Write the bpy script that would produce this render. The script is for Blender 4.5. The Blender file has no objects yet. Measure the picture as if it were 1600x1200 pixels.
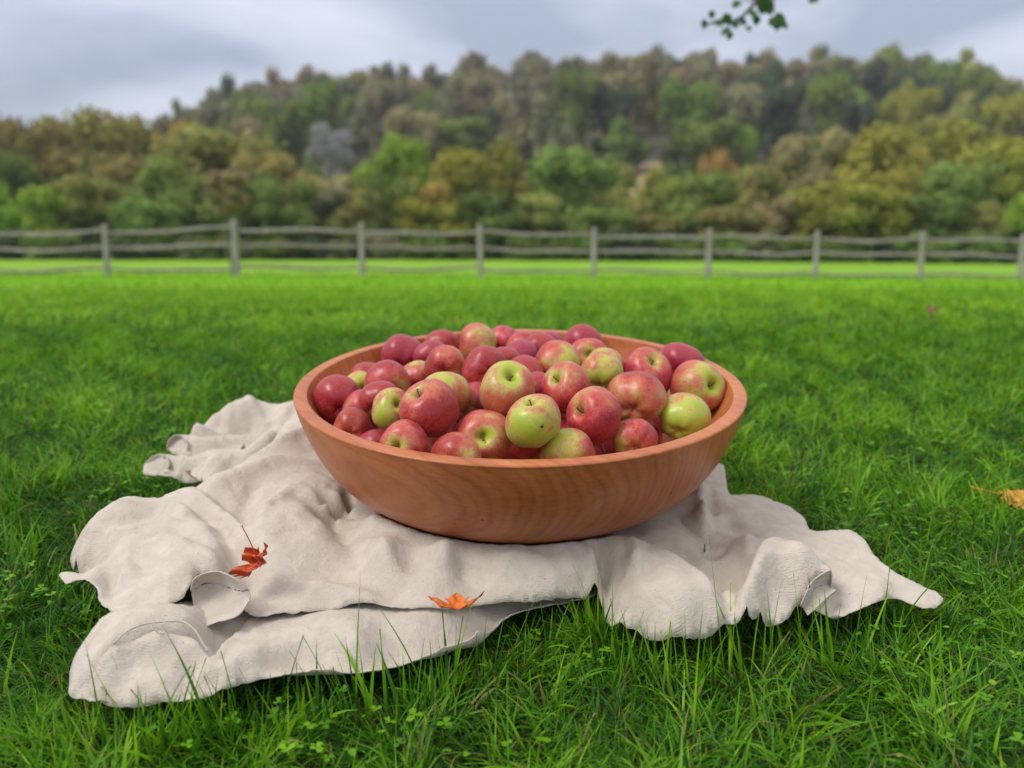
import bpy, bmesh, math, random
import numpy as np
from mathutils import Vector, Matrix, Quaternion
from mathutils.geometry import delaunay_2d_cdt

random.seed(7); rng = np.random.default_rng(11)
S = bpy.context.scene
COL = S.collection
R = math.radians

# ------------------------------------------------------------------ camera
F = 1300.0                                   # focal length in photo pixels (1600 wide)
PITCH = R(9.26)
CAM = np.array([0.0, 0.0, 0.372])
cam = bpy.data.objects.new('camera', bpy.data.cameras.new('camera')); COL.objects.link(cam)
cam.location = CAM; cam.rotation_euler = (R(90) - PITCH, 0, 0)
cam.data.sensor_width = 36; cam.data.lens = 36 * F / 1600
cam.data.clip_start = 0.02; cam.data.clip_end = 5000
cam.data.dof.use_dof = True; cam.data.dof.focus_distance = 0.95; cam.data.dof.aperture_fstop = 3.2
S.camera = cam

# ------------------------------------------------------------------ sky
SUN_EL, SUN_AZ = R(50), R(-115)              # azimuth from +Y, clockwise; the light comes from the left and a little behind the camera
w = bpy.data.worlds.new('World'); S.world = w; w.use_nodes = True
nt = w.node_tree; nt.nodes.clear(); L = nt.links.new
def N(t, tree=None, **k):
    n = (tree or nt).nodes.new(t)
    for a, v in k.items(): setattr(n, a, v)
    return n
sky = N('ShaderNodeTexSky', sky_type='NISHITA', sun_disc=False, sun_elevation=SUN_EL, sun_rotation=SUN_AZ)
b1 = N('ShaderNodeBackground'); b1.inputs[1].default_value = 0.10; L(sky.outputs[0], b1.inputs[0])
tc = N('ShaderNodeTexCoord'); sep = N('ShaderNodeSeparateXYZ'); L(tc.outputs['Generated'], sep.inputs[0])
mx = N('ShaderNodeMath', operation='MAXIMUM'); L(sep.outputs[2], mx.inputs[0]); mx.inputs[1].default_value = 0.0
mp = N('ShaderNodeMapping'); mp.inputs['Scale'].default_value = (2.0, 2.0, 5.2); mp.inputs['Location'].default_value = (3.3, 8.8, 4.4); L(tc.outputs['Generated'], mp.inputs[0])
nz = N('ShaderNodeTexNoise'); nz.inputs['Scale'].default_value = 1.15; nz.inputs['Detail'].default_value = 5; nz.inputs['Roughness'].default_value = 0.47; nz.inputs['Distortion'].default_value = 0.5
L(mp.outputs[0], nz.inputs[0])
cr = N('ShaderNodeValToRGB'); L(nz.outputs[0], cr.inputs[0])
e = cr.color_ramp.elements; e[0].position = 0.37; e[0].color = (0.34, 0.385, 0.475, 1); e[1].position = 0.58; e[1].color = (0.66, 0.68, 0.79, 1)
m_ = e.new(0.47); m_.color = (0.50, 0.535, 0.635, 1)
zm = N('ShaderNodeMapRange'); L(sep.outputs[2], zm.inputs[0]); zm.inputs[1].default_value = 0.25; zm.inputs[2].default_value = 0.7
wm = N('ShaderNodeMix', data_type='RGBA'); L(zm.outputs[0], wm.inputs[0]); L(cr.outputs[0], wm.inputs[6]); wm.inputs[7].default_value = (0.56, 0.555, 0.56, 1)      # unseen overhead cloud made neutral so its light falls less blue
b2 = N('ShaderNodeBackground'); L(wm.outputs[2], b2.inputs[0]); 
z2 = N('ShaderNodeMath', operation='MULTIPLY_ADD'); L(mx.outputs[0], z2.inputs[0]); z2.inputs[1].default_value = 1.15; z2.inputs[2].default_value = 0.70      # an overcast sky is brighter overhead
L(z2.outputs[0], b2.inputs[1])
ms = N('ShaderNodeMixShader'); ms.inputs[0].default_value = 0.86; L(b1.outputs[0], ms.inputs[1]); L(b2.outputs[0], ms.inputs[2])
wo = N('ShaderNodeOutputWorld'); L(ms.outputs[0], wo.inputs[0])

sun = bpy.data.objects.new('sun', bpy.data.lights.new('sun', 'SUN')); COL.objects.link(sun)
sun.data.energy = 1.6; sun.data.angle = R(22); sun.data.color = (1, 0.965, 0.91)
sd = Vector((math.sin(SUN_AZ) * math.cos(SUN_EL), math.cos(SUN_AZ) * math.cos(SUN_EL), math.sin(SUN_EL)))
sun.rotation_euler = sd.to_track_quat('Z', 'Y').to_euler()
S.view_settings.view_transform = 'Standard'; S.view_settings.look = 'None'; S.view_settings.exposure = 0.45; S.view_settings.gamma = 1
S.cycles.use_denoising = True
S.cycles.max_bounces = 8; S.cycles.diffuse_bounces = 3; S.cycles.transmission_bounces = 3; S.cycles.glossy_bounces = 3

# ------------------------------------------------------------------ helpers
def pix(px, py):
    x = (px - 800) / F; y = (600 - py) / F
    return np.array([x, math.cos(PITCH) + y * math.sin(PITCH), -math.sin(PITCH) + y * math.cos(PITCH)])
SL = 0.14; YB = 1.157
def zref(y): return SL * (y - YB)
def P(px, py, h=0.0):
    d = pix(px, py); t = (h - SL * YB - CAM[2]) / (d[2] - SL * d[1])
    return CAM + d * t
def ground(x, y):
    x = np.asarray(x, float); y = np.asarray(y, float)
    a = -0.04 + SL * (np.minimum(y, 1.5) - YB)
    u = np.clip(y - 1.5, 0, 2.5)
    a = a + SL * u - 0.034 * u * u
    a = a - 0.0285 * np.clip(y - 4, 0, 20)
    s = np.clip((y - 5) / 13, 0, 1); s = s * s * (3 - 2 * s)
    a = a - 0.0068 * np.clip(x + 5, 0, 40) * s
    a = a + 0.004 * np.sin(x * 5.1 + 1) * np.sin(y * 4.3) * (y > 1.4) * np.clip(y - 1.4, 0, 1)
    return a
def gz(x, y): return float(ground(x, y))
def hit(px, py, lift=0.0):
    d = pix(px, py); t = 0.3
    while t < 400:
        p = CAM + d * t
        if p[2] < gz(p[0], p[1]) + lift: return p
        t += 0.002 + t * 0.001
    return p
def link(o, parent=None, **props):
    COL.objects.link(o)
    if parent: o.parent = parent
    for k, v in props.items(): o[k] = v
    return o
def mesh_np(name, V, Q, mat=None, attrs=None, smooth=True):
    me = bpy.data.meshes.new(name); V = np.asarray(V, np.float32); Q = np.asarray(Q, np.int32)
    k = Q.shape[1]
    me.vertices.add(len(V)); me.vertices.foreach_set('co', V.ravel())
    me.loops.add(Q.size); me.loops.foreach_set('vertex_index', Q.ravel())
    me.polygons.add(len(Q)); me.polygons.foreach_set('loop_start', np.arange(0, Q.size, k, dtype=np.int32))
    me.polygons.foreach_set('loop_total', np.full(len(Q), k, np.int32))
    if smooth: me.polygons.foreach_set('use_smooth', np.ones(len(Q), bool))
    for an, av in (attrs or {}).items():
        a = me.attributes.new(an, 'FLOAT', 'POINT'); a.data.foreach_set('value', np.asarray(av, np.float32))
    me.update(calc_edges=True)
    if mat: me.materials.append(mat)
    return me
def empty(name, loc=(0, 0, 0), **props):
    o = bpy.data.objects.new(name, None); o.location = loc; o.empty_display_size = 0.05
    return link(o, **props)
class MB:
    def __init__(s): s.v = []; s.f = []
    def ring_tube(s, pts, rad, seg=8, cap=True, sx=1.0, sy=1.0, jit=0.0):
        pts = [Vector(p) for p in pts]; rad = rad if hasattr(rad, '__len__') else [rad] * len(pts)
        b0 = len(s.v); up = Vector((0, 0, 1))
        t0 = (pts[1] - pts[0]).normalized()
        if abs(t0.z) > 0.9: up = Vector((0, 1, 0))
        for i, p in enumerate(pts):
            t = (pts[min(i + 1, len(pts) - 1)] - pts[max(i - 1, 0)]).normalized()
            a = t.cross(up).normalized(); b = a.cross(t).normalized()
            for k in range(seg):
                an = 2 * math.pi * k / seg
                j = 1 + random.uniform(-jit, jit)
                s.v.append(tuple(p + (a * math.cos(an) * sx + b * math.sin(an) * sy) * rad[i] * j))
        for i in range(len(pts) - 1):
            for k in range(seg):
                s.f.append((b0 + i * seg + k, b0 + i * seg + (k + 1) % seg, b0 + (i + 1) * seg + (k + 1) % seg, b0 + (i + 1) * seg + k))
        if cap:
            s.f.append(tuple(b0 + k for k in reversed(range(seg)))); e0 = b0 + (len(pts) - 1) * seg
            s.f.append(tuple(e0 + k for k in range(seg)))
        return s
    def build(s, name, mat, parent=None, smooth=True, **props):
        me = bpy.data.meshes.new(name); me.from_pydata(s.v, [], s.f); me.update()
        bm = bmesh.new(); bm.from_mesh(me); bmesh.ops.recalc_face_normals(bm, faces=bm.faces); bm.to_mesh(me); bm.free()
        if smooth: me.polygons.foreach_set('use_smooth', [True] * len(me.polygons))
        me.materials.append(mat)
        return link(bpy.data.objects.new(name, me), parent, **props)
def catmull(P_, n, closed=False):
    P_ = np.asarray(P_, float); m = len(P_); out = []
    rngi = range(m) if closed else range(m - 1)
    for i in rngi:
        if closed: a, b, c, d = P_[i - 1], P_[i], P_[(i + 1) % m], P_[(i + 2) % m]
        else: a, b, c, d = P_[max(i - 1, 0)], P_[i], P_[i + 1], P_[min(i + 2, m - 1)]
        for j in range(n):
            t = j / n
            out.append(0.5 * ((2 * b) + (-a + c) * t + (2 * a - 5 * b + 4 * c - d) * t * t + (-a + 3 * b - 3 * c + d) * t ** 3))
    if not closed: out.append(P_[-1])
    return np.array(out)
def wnoise(x, y, scale, seed, n=7):
    r = np.random.default_rng(seed); o = 0
    for i in range(n):
        a = r.uniform(0, 2 * np.pi); k = 2 * np.pi / scale * r.uniform(0.6, 1.6); p = r.uniform(0, 6.28)
        o = o + np.sin((x * np.cos(a) + y * np.sin(a)) * k + p)
    return o / math.sqrt(n / 2)
def inpoly(x, y, poly):
    c = np.zeros(len(x), bool); j = len(poly) - 1
    for i in range(len(poly)):
        xi, yi = poly[i]; xj, yj = poly[j]
        k = ((yi > y) != (yj > y)) & (x < (xj - xi) * (y - yi) / (yj - yi + 1e-12) + xi)
        c ^= k; j = i
    return c

# material helpers
def mat(name):
    m = bpy.data.materials.new(name); m.use_nodes = True; t = m.node_tree
    b = t.nodes['Principled BSDF']
    return m, t, b
def ramp(t, fac, stops):
    r = t.nodes.new('ShaderNodeValToRGB'); t.links.new(fac, r.inputs[0]); el = r.color_ramp.elements
    while len(el) < len(stops): el.new(0.5)
    for e_, (p, c) in zip(el, stops): e_.position = p; e_.color = (*c, 1)
    return r.outputs[0]
def noise(t, vec=None, scale=5, detail=3, rough=0.5, dist=0.0):
    n = t.nodes.new('ShaderNodeTexNoise'); n.inputs['Scale'].default_value = scale; n.inputs['Detail'].default_value = detail
    n.inputs['Roughness'].default_value = rough; n.inputs['Distortion'].default_value = dist
    if vec is not None: t.links.new(vec, n.inputs['Vector'])
    return n.outputs[0]
def mathn(t, op, a, b=None, clamp=False):
    n = t.nodes.new('ShaderNodeMath'); n.operation = op; n.use_clamp = clamp
    for i, v in enumerate((a, b)):
        if v is None: continue
        if isinstance(v, (int, float)): n.inputs[i].default_value = v
        else: t.links.new(v, n.inputs[i])
    return n.outputs[0]
def mixc(t, f, a, b, mode='MIX'):
    n = t.nodes.new('ShaderNodeMix'); n.data_type = 'RGBA'; n.blend_type = mode
    for s_, v in ((n.inputs[0], f), (n.inputs[6], a), (n.inputs[7], b)):
        if isinstance(v, (int, float)): s_.default_value = v
        elif isinstance(v, tuple): s_.default_value = (*v, 1)
        else: t.links.new(v, s_)
    return n.outputs[2]
def texco(t, out='Object', scale=None):
    n = t.nodes.new('ShaderNodeTexCoord')
    if scale is None: return n.outputs[out]
    m = t.nodes.new('ShaderNodeMapping'); m.inputs['Scale'].default_value = scale; t.links.new(n.outputs[out], m.inputs[0]); return m.outputs[0]
def bump(t, b, h, strength=0.3, dist=0.01):
    n = t.nodes.new('ShaderNodeBump'); n.inputs['Strength'].default_value = strength; n.inputs['Distance'].default_value = dist
    t.links.new(h, n.inputs['Height']); t.links.new(n.outputs[0], b.inputs['Normal'])
def attr(t, name, typ='GEOMETRY'):
    n = t.nodes.new('ShaderNodeAttribute'); n.attribute_name = name; n.attribute_type = typ; return n

# ------------------------------------------------------------------ lawn soil and far meadow
m_soil, t, b = mat('lawn_thatch')
geo = t.nodes.new('ShaderNodeNewGeometry'); sp = t.nodes.new('ShaderNodeSeparateXYZ'); t.links.new(geo.outputs['Position'], sp.inputs[0])
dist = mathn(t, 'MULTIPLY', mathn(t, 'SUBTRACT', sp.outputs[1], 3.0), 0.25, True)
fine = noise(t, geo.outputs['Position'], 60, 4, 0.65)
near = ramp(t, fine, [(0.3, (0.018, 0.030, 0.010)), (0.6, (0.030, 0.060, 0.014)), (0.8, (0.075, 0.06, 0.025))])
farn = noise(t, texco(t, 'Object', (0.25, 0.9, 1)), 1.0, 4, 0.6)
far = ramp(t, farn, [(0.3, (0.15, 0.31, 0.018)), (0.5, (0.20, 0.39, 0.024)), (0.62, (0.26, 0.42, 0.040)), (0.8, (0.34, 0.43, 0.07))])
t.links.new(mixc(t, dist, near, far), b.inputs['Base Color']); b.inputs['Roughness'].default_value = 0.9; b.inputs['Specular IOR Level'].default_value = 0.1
bump(t, b, fine, 0.6, 0.02)
ys = np.concatenate([np.arange(-6, 0, 1.0), np.arange(0, 5, 0.06), 5 * 1.045 ** np.arange(0, 118)])
us = np.linspace(-1, 1, 121)
G = []
for y in ys:
    hw = 6 + abs(y) * 1.6
    X = us * hw; G.append(np.stack([X, np.full_like(X, y), ground(X, np.full_like(X, y))], 1))
G = np.concatenate(G); nx = len(us)
I = np.arange(len(ys) - 1)[:, None] * nx + np.arange(nx - 1)[None]
Q = np.stack([I, I + 1, I + 1 + nx, I + nx], -1).reshape(-1, 4)
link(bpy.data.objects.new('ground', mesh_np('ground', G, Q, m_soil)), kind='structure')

# ------------------------------------------------------------------ bowl
RB = 0.3095; HB = 0.172; TILT = math.atan(SL)
bc = pix(812, 594); bc = CAM + bc * (YB / bc[1])
bowl_M = Matrix.Translation(Vector(bc)) @ Matrix.Rotation(TILT, 4, 'X')
bowl_Mi = bowl_M.inverted()
outer = [(0.001, -HB + 0.006), (0.098, -HB + 0.005), (0.118, -HB + 0.001), (0.134, -HB + 0.003), (0.172, -0.159), (0.216, -0.139), (0.250, -0.113), (0.274, -0.080), (0.290, -0.044), (0.2975, -0.020), (0.3005, -0.006), (0.3015, -0.0025), (0.3015, -0.0015), (0.3005, -0.0002)]
inner = [(0.2985, 0.0004), (0.292, 0.0008), (0.2852, 0.0004), (0.2840, -0.0005), (0.2834, -0.002), (0.2775, -0.020), (0.261, -0.050), (0.237, -0.082), (0.204, -0.109), (0.160, -0.130), (0.110, -0.145), (0.05, -0.153), (0.001, -0.154)]
prof = catmull(np.array(outer + inner), 4)
prof = np.maximum(prof, [[0.0005, -9]])
k = RB / 0.3015; prof[:, 0] *= k
NS = 160
th = np.linspace(0, 2 * np.pi, NS, endpoint=False)
V = np.stack([np.outer(prof[:, 0], np.cos(th)), np.outer(prof[:, 0], np.sin(th)), np.repeat(prof[:, 1][:, None], NS, 1)], -1).reshape(-1, 3)
I = np.arange(len(prof) - 1)[:, None] * NS; J = np.arange(NS)[None]; J2 = (J + 1) % NS
Q = np.stack([I + J, I + J2, I + NS + J2, I + NS + J], -1).reshape(-1, 4)
m_wood, t, b = mat('cherry_wood')
co = texco(t, 'Object')
mpn = t.nodes.new('ShaderNodeMapping'); mpn.inputs['Location'].default_value = (0.05, 0.16, 0.27); mpn.inputs['Rotation'].default_value = (R(35), R(-30), R(25)); t.links.new(co, mpn.inputs[0])
# stretched low-frequency warp of the growth rings
wrp = t.nodes.new('ShaderNodeTexNoise'); wrp.inputs['Scale'].default_value = 4.2; wrp.inputs['Detail'].default_value = 2; t.links.new(mpn.outputs[0], wrp.inputs[0])
va = t.nodes.new('ShaderNodeVectorMath'); va.operation = 'SCALE'; va.inputs['Scale'].default_value = 0.085; t.links.new(wrp.outputs[1], va.inputs[0])
vb = t.nodes.new('ShaderNodeVectorMath'); vb.operation = 'ADD'; t.links.new(mpn.outputs[0], vb.inputs[0]); t.links.new(va.outputs[0], vb.inputs[1])
def rings(scale, dist, dsc):
    wv = t.nodes.new('ShaderNodeTexWave'); wv.wave_type = 'RINGS'; wv.rings_direction = 'X'; wv.inputs['Scale'].default_value = scale
    wv.inputs['Distortion'].default_value = dist; wv.inputs['Detail'].default_value = 3; wv.inputs['Detail Scale'].default_value = dsc; wv.inputs['Detail Roughness'].default_value = 0.6
    t.links.new(vb.outputs[0], wv.inputs[0]); return wv.outputs[1]
r1 = rings(13, 2.2, 2.0); r2 = rings(30, 2.6, 2.5)
gr = noise(t, texco(t, 'Object', (14, 120, 120)), 2.2, 4, 0.65)
bl = noise(t, co, 5.5, 3, 0.5)
f = mathn(t, 'ADD', mathn(t, 'ADD', mathn(t, 'MULTIPLY', r1, 0.08), mathn(t, 'MULTIPLY', mathn(t, 'POWER', r2, 3.0), -0.08)), mathn(t, 'ADD', mathn(t, 'MULTIPLY', gr, 0.36), mathn(t, 'MULTIPLY', bl, 0.60)))
wc = ramp(t, f, [(0.20, (0.25, 0.060, 0.021)), (0.43, (0.42, 0.122, 0.039)), (0.68, (0.56, 0.20, 0.068)), (0.92, (0.68, 0.31, 0.118))])
vo = t.nodes.new('ShaderNodeTexVoronoi'); vo.inputs['Scale'].default_value = 34; t.links.new(co, vo.inputs[0])
spk = mathn(t, 'LESS_THAN', vo.outputs['Distance'], 0.055)
t.links.new(mixc(t, mathn(t, 'MULTIPLY', spk, 0.8), wc, (0.04, 0.015, 0.01)), b.inputs['Base Color'])
t.links.new(ramp(t, gr, [(0.3, (0.34,) * 3), (0.7, (0.46,) * 3)]), b.inputs['Roughness'])
b.inputs['Specular IOR Level'].default_value = 0.32
b.inputs['Coat Weight'].default_value = 0.12; b.inputs['Coat Roughness'].default_value = 0.3
bump(t, b, gr, 0.06, 0.001)
bowl = link(bpy.data.objects.new('wooden_bowl', mesh_np('wooden_bowl', V, Q, m_wood)), label='large turned reddish brown wooden bowl heaped with apples standing on the cream cloth', category='bowl')
bowl.matrix_world = bowl_M
bm = bmesh.new(); bm.from_mesh(bowl.data); bmesh.ops.recalc_face_normals(bm, faces=bm.faces); bm.to_mesh(bowl.data); bm.free()
oc = catmull(np.array(outer), 4); oc[:, 0] *= k
ic = catmull(np.array(inner), 6); ic[:, 0] *= k

# ------------------------------------------------------------------ cloth
bax = np.array(bowl_M @ Vector((0, 0, -HB)))
def bowl_h(X, Y):
    rho = np.hypot(X - bax[0], (Y - bax[1]) * math.cos(TILT))
    oo = oc[8:]
    z = np.interp(rho, oo[:, 0], oo[:, 1] + HB, right=9)
    base_h = bax[2] - zref(bax[1])
    return base_h + z * 1.0
CR = 0.42
class Sheet:
    under = None
    def __init__(s, outline, ctrl, amp=0.0007, folds=(), seed=1, step=0.0050, smooth=5e-4, clampbowl=True):
        # heights are eased until no two neighbouring guide points make a fold steeper than cloth this stiff would hold
        pts_ = [list(q[:3]) for q in outline] + [list(q[:3]) for q in ctrl]; no = len(outline)
        hh_ = np.array([q[2] for q in pts_]); fixed = np.array([len(q) > 3 for q in outline] + [False] * len(ctrl))
        def dense_of(h_):
            o3 = []
            for q, hq in zip(outline, h_[:no]):
                p = P(q[0], q[1], hq); e_ = hq
                if len(q) > 3: p = p + np.array([q[3], q[4], 0]); e_ = max(hq - 0.022, 0.0)
                o3.append((p[0], p[1], e_))
            return np.array(o3)
        for it in range(160):
            o3 = dense_of(hh_)
            cc_ = np.array([P(q[0], q[1], h_)[:2] for q, h_ in zip(pts_, hh_)])
            A1 = np.concatenate([cc_, (o3[:, :2] + np.roll(o3[:, :2], -1, 0)) / 2]); H1 = np.r_[hh_, (o3[:, 2] + np.roll(o3[:, 2], -1)) / 2]
            A1[:no] = o3[:, :2]; H1[:no] = o3[:, 2]
            D = np.hypot(A1[:, None, 0] - A1[None, :, 0], A1[:, None, 1] - A1[None, :, 1]) + 0.004
            dh = H1[:, None] - H1[None]; ex_ = np.sign(dh) * np.clip(np.abs(dh) - 1.7 * D, 0, None) * (D < .05)
            np.fill_diagonal(ex_, 0)
            up_ = np.clip(-ex_, 0, None).max(1); dn_ = np.clip(ex_, 0, None).max(1)
            stepv = (up_ * .22 - dn_ * .30)[:len(hh_)]; stepv[:no] *= .5
            if np.abs(stepv).max() < 2e-4: break
            hh_ = np.maximum(hh_ + stepv, 0.0)
        for _ in range(2):
            ho = hh_[:no]; sm_ = .5 * ho + .25 * (np.roll(ho, 1) + np.roll(ho, -1)); hh_[:no] = np.where(fixed[:no], ho, sm_)
        s.o = dense_of(hh_)
        c3 = [(*P(q[0], q[1], h_)[:2], h_) for q, h_ in zip(pts_[no:], hh_[no:])] + [(*P(q[0], q[1], h_)[:2], h_) for q, h_ in zip(outline, hh_[:no]) if len(q) > 3]
        ob = catmull(s.o, 8, True); seg_ = np.r_[0, np.cumsum(np.hypot(*(np.roll(ob, -1, 0) - ob)[:, :2].T))]
        m_ = int(seg_[-1] / 0.010); tt_ = np.linspace(0, seg_[-1], m_, endpoint=False); oo = np.r_[ob, ob[:1]]
        dense = np.stack([np.interp(tt_, seg_, oo[:, k_]) for k_ in range(3)], 1)
        c = np.concatenate([dense, np.array(c3)])
        n = len(c); K = s.k(c[:, None, :2] - c[None, :, :2]) + smooth * np.eye(n)
        Pm = np.c_[np.ones(n), c[:, :2]]
        A = np.zeros((n + 3, n + 3)); A[:n, :n] = K; A[:n, n:] = Pm; A[n:, :n] = Pm.T
        s.folds = [(a_, w_, catmull(np.array([P(x_, y_, .035)[:2] for x_, y_ in pp]), 5)) for a_, w_, pp in folds]
        s.w = np.linalg.solve(A, np.r_[c[:, 2], 0, 0, 0]); s.c = c; s.amp = amp; s.seed = seed; s.step = step; s.cb = clampbowl
    @staticmethod
    def k(d):
        r2 = (d ** 2).sum(-1) * 100; return 0.5 * r2 * np.log(r2 + 1e-12)
    def h(s, X, Y):
        q = np.stack([X, Y], -1); n = len(s.c)
        v = np.zeros(len(q))
        for i in range(0, len(q), 4000):
            d = q[i:i + 4000, None, :] - s.c[None, :, :2]
            v[i:i + 4000] = s.k(d) @ s.w[:n] + s.w[n] + q[i:i + 4000, 0] * s.w[n + 1] + q[i:i + 4000, 1] * s.w[n + 2]
        a = s.amp
        # soft crumple: sharp-crested wrinkles whose direction wanders, over a finer puckering
        wx = X + .012 * wnoise(X, Y, .09, s.seed + 40); wy = Y + .012 * wnoise(X, Y, .09, s.seed + 41)
        r1_ = 1 - np.abs(wnoise(wx * 1.0, wy * 1.7, .085, s.seed + 2, 5)); r2_ = 1 - np.abs(wnoise(wx * 1.3, wy * .9, .036, s.seed + 3, 6))
        msk = .55 + .45 * np.clip(wnoise(X, Y, .16, s.seed + 9), -1, 1)
        v = v + CR * msk * (.0034 * (r1_ - .3) + .0013 * (r2_ - .3)) + a * .5 * wnoise(X, Y, .011, s.seed + 5)
        for a_, w_, pl in s.folds:
            A0, B0 = pl[:-1], pl[1:]; best = np.full(len(v), 9.); tb_ = np.zeros(len(v)); m_ = len(A0)
            near_ = (X > pl[:, 0].min() - 4 * w_) & (X < pl[:, 0].max() + 4 * w_) & (Y > pl[:, 1].min() - 4 * w_) & (Y < pl[:, 1].max() + 4 * w_)
            ii = np.where(near_)[0]
            for k_ in range(m_):
                ab = B0[k_] - A0[k_]; u_ = np.clip(((X[ii] - A0[k_][0]) * ab[0] + (Y[ii] - A0[k_][1]) * ab[1]) / (ab @ ab + 1e-12), 0, 1)
                d_ = np.hypot(X[ii] - A0[k_][0] - u_ * ab[0], Y[ii] - A0[k_][1] - u_ * ab[1]); g_ = d_ < best[ii]
                best[ii[g_]] = d_[g_]; tb_[ii[g_]] = (k_ + u_[g_]) / m_
            v = v + a_ * 1.75 * np.exp(-(best / (w_ * 1.05)) ** 2) * np.sin(np.pi * np.clip(tb_ * .9 + .05, 0, 1)) ** .6
        v = np.maximum(v, -0.012)
        if s.under is not None:
            ii = inpoly(X, Y, s.under.o[:, :2]); v[ii] = np.minimum(v[ii], s.under.h(X[ii], Y[ii]) - .0035)
        if s.cb: v = np.minimum(v, np.maximum(bowl_h(X, Y) - 0.004, -0.03))
        return v
    def mesh(s):
        ob = catmull(s.o[:, :2], 8, True)
        # resample
        d = np.r_[0, np.cumsum(np.hypot(*(np.roll(ob, -1, 0) - ob).T))]
        T = d[-1]; m = int(T / 0.0045); tt = np.linspace(0, T, m, endpoint=False); oo = np.r_[ob, ob[:1]]
        ob = np.c_[np.interp(tt, d, oo[:, 0]), np.interp(tt, d, oo[:, 1])]
        # slightly wavy woven edge
        ob = ob + rng.normal(0, 0.00025, ob.shape)
        s.ob = ob
        x0, y0 = ob.min(0); x1, y1 = ob.max(0); st = s.step
        gx, gy = np.meshgrid(np.arange(x0, x1, st), np.arange(y0, y1, st))
        gx = gx.ravel() + rng.uniform(-.25, .25, gx.size) * st; gy = gy.ravel() + rng.uniform(-.25, .25, gy.size) * st
        k_ = inpoly(gx, gy, ob); gx, gy = gx[k_], gy[k_]
        # drop points too close to the edge
        keep = np.ones(len(gx), bool)
        for i in range(0, len(gx), 3000):
            dd = np.hypot(gx[i:i + 3000, None] - ob[None, :, 0], gy[i:i + 3000, None] - ob[None, :, 1]).min(1); keep[i:i + 3000] = dd > st * 0.5
        gx, gy = gx[keep], gy[keep]
        pts = [Vector(p) for p in ob] + [Vector((a, b_)) for a, b_ in zip(gx, gy)]
        vs, es, fs, *_ = delaunay_2d_cdt(pts, [(i, (i + 1) % m) for i in range(m)], [], 1, 1e-6)
        v2 = np.array([(v.x, v.y) for v in vs])
        z = s.h(v2[:, 0], v2[:, 1])
        return np.c_[v2, z + zref(v2[:, 1])], [tuple(f_) for f_ in fs]
def loft(rows, nu=8, nv=8):
    G_ = np.array([[P(*q) for q in r_] for r_ in rows])            # rows x cols x 3
    A = np.array([catmull(r_, nu) for r_ in G_]); B = np.array([catmull(A[:, j], nv) for j in range(A.shape[1])])
    m_, n_ = B.shape[0], B.shape[1]
    V_ = B.reshape(-1, 3); F_ = [(i * n_ + j, (i + 1) * n_ + j, (i + 1) * n_ + j + 1, i * n_ + j + 1) for i in range(m_ - 1) for j in range(n_ - 1)]
    return V_, F_
B_ = (0.0, 0.022)
# lower sheet: front left corner, long doubled strip along the front
low = Sheet(
    [(150, 1094, .002), (138, 1070, .014), (150, 1040, .030), (168, 1014, .044), (188, 994, .054), (206, 982, .058), (230, 975, .060), (258, 971, .060), (286, 971, .058), (302, 980, .052), (311, 994, .044), (319, 1010, .034), (332, 1022, .026),
     (350, 1004, .022), (372, 985, .018), (392, 962, .014), (420, 935, .010), (500, 925, .008), (700, 925, .008), (900, 915, .006), (930, 930, .004),
     (885, 941, .004), (835, 950, .004), (795, 962, .004), (765, 985, .004), (700, 1010, .003), (600, 1036, .003), (520, 1052, .003), (430, 1068, .002), (310, 1091, .0), (245, 1100, .0), (190, 1104, .0)],
    [(175, 1060, .018), (200, 1060, .012), (205, 1030, .026), (230, 1010, .034), (258, 1006, .034), (284, 1010, .032), (230, 1045, .014), (262, 1045, .012), (290, 1045, .014), (305, 1040, .020), (318, 1045, .022), (250, 1080, .010), (300, 1075, .014), (200, 1085, .010),
     (360, 1040, .024), (400, 1025, .026), (440, 1008, .022), (380, 1062, .022), (430, 1048, .024), (520, 1030, .024), (600, 1015, .024), (690, 990, .023), (750, 968, .022), (790, 955, .016),
     (340, 1065, .018), (420, 1000, .018), (500, 995, .018), (560, 1000, .021), (600, 980, .011), (650, 980, .011), (700, 972, .010), (740, 962, .010), (350, 1030, .018), (400, 990, .018)], folds=[(-.010, .013, [(196, 1030), (215, 1004), (245, 992), (275, 992), (298, 1004), (308, 1022)]), (-.004, .010, [(400, 1012), (440, 998), (480, 1000)]), (.005, .010, [(330, 1045), (400, 1025), (470, 1012), (560, 1010), (650, 995)]), (-.004, .010, [(320, 1068), (360, 1052), (400, 1045), (450, 1035)]), (-.004, .012, [(520, 1000), (600, 990), (680, 978)])], seed=3)
band = Sheet(
    [(108, 1086, .004), (109, 1060, .014), (112, 1036, .022), (128, 1006, .032), (146, 982, .036), (163, 962, .038), (200, 950, .036), (250, 944, .03), (320, 940, .02), (400, 950, .010), (440, 985, .006), (410, 1015, .004), (350, 1040, .002), (300, 1040, .004), (258, 1045, .006), (215, 1055, .008), (190, 1060, .010), (180, 1085, .008), (160, 1098, .002), (130, 1094, .002)],
    [(140, 1050, .034), (130, 1072, .022), (152, 1074, .024), (160, 1040, .036), (150, 1015, .040), (178, 1000, .046), (200, 984, .050), (230, 974, .052), (258, 968, .052), (290, 968, .048), (330, 975, .020), (360, 985, .012), (340, 1010, .008), (165, 985, .044), (175, 975, .040), (187, 985, .046)], folds=[(.003, .004, [(115, 1040), (130, 1010), (165, 970)]), (-.003, .004, [(135, 1050), (150, 1020), (182, 985)]), (-.002, .004, [(125, 1050), (140, 1015), (172, 975)])], seed=14)
band.under = low
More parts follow.
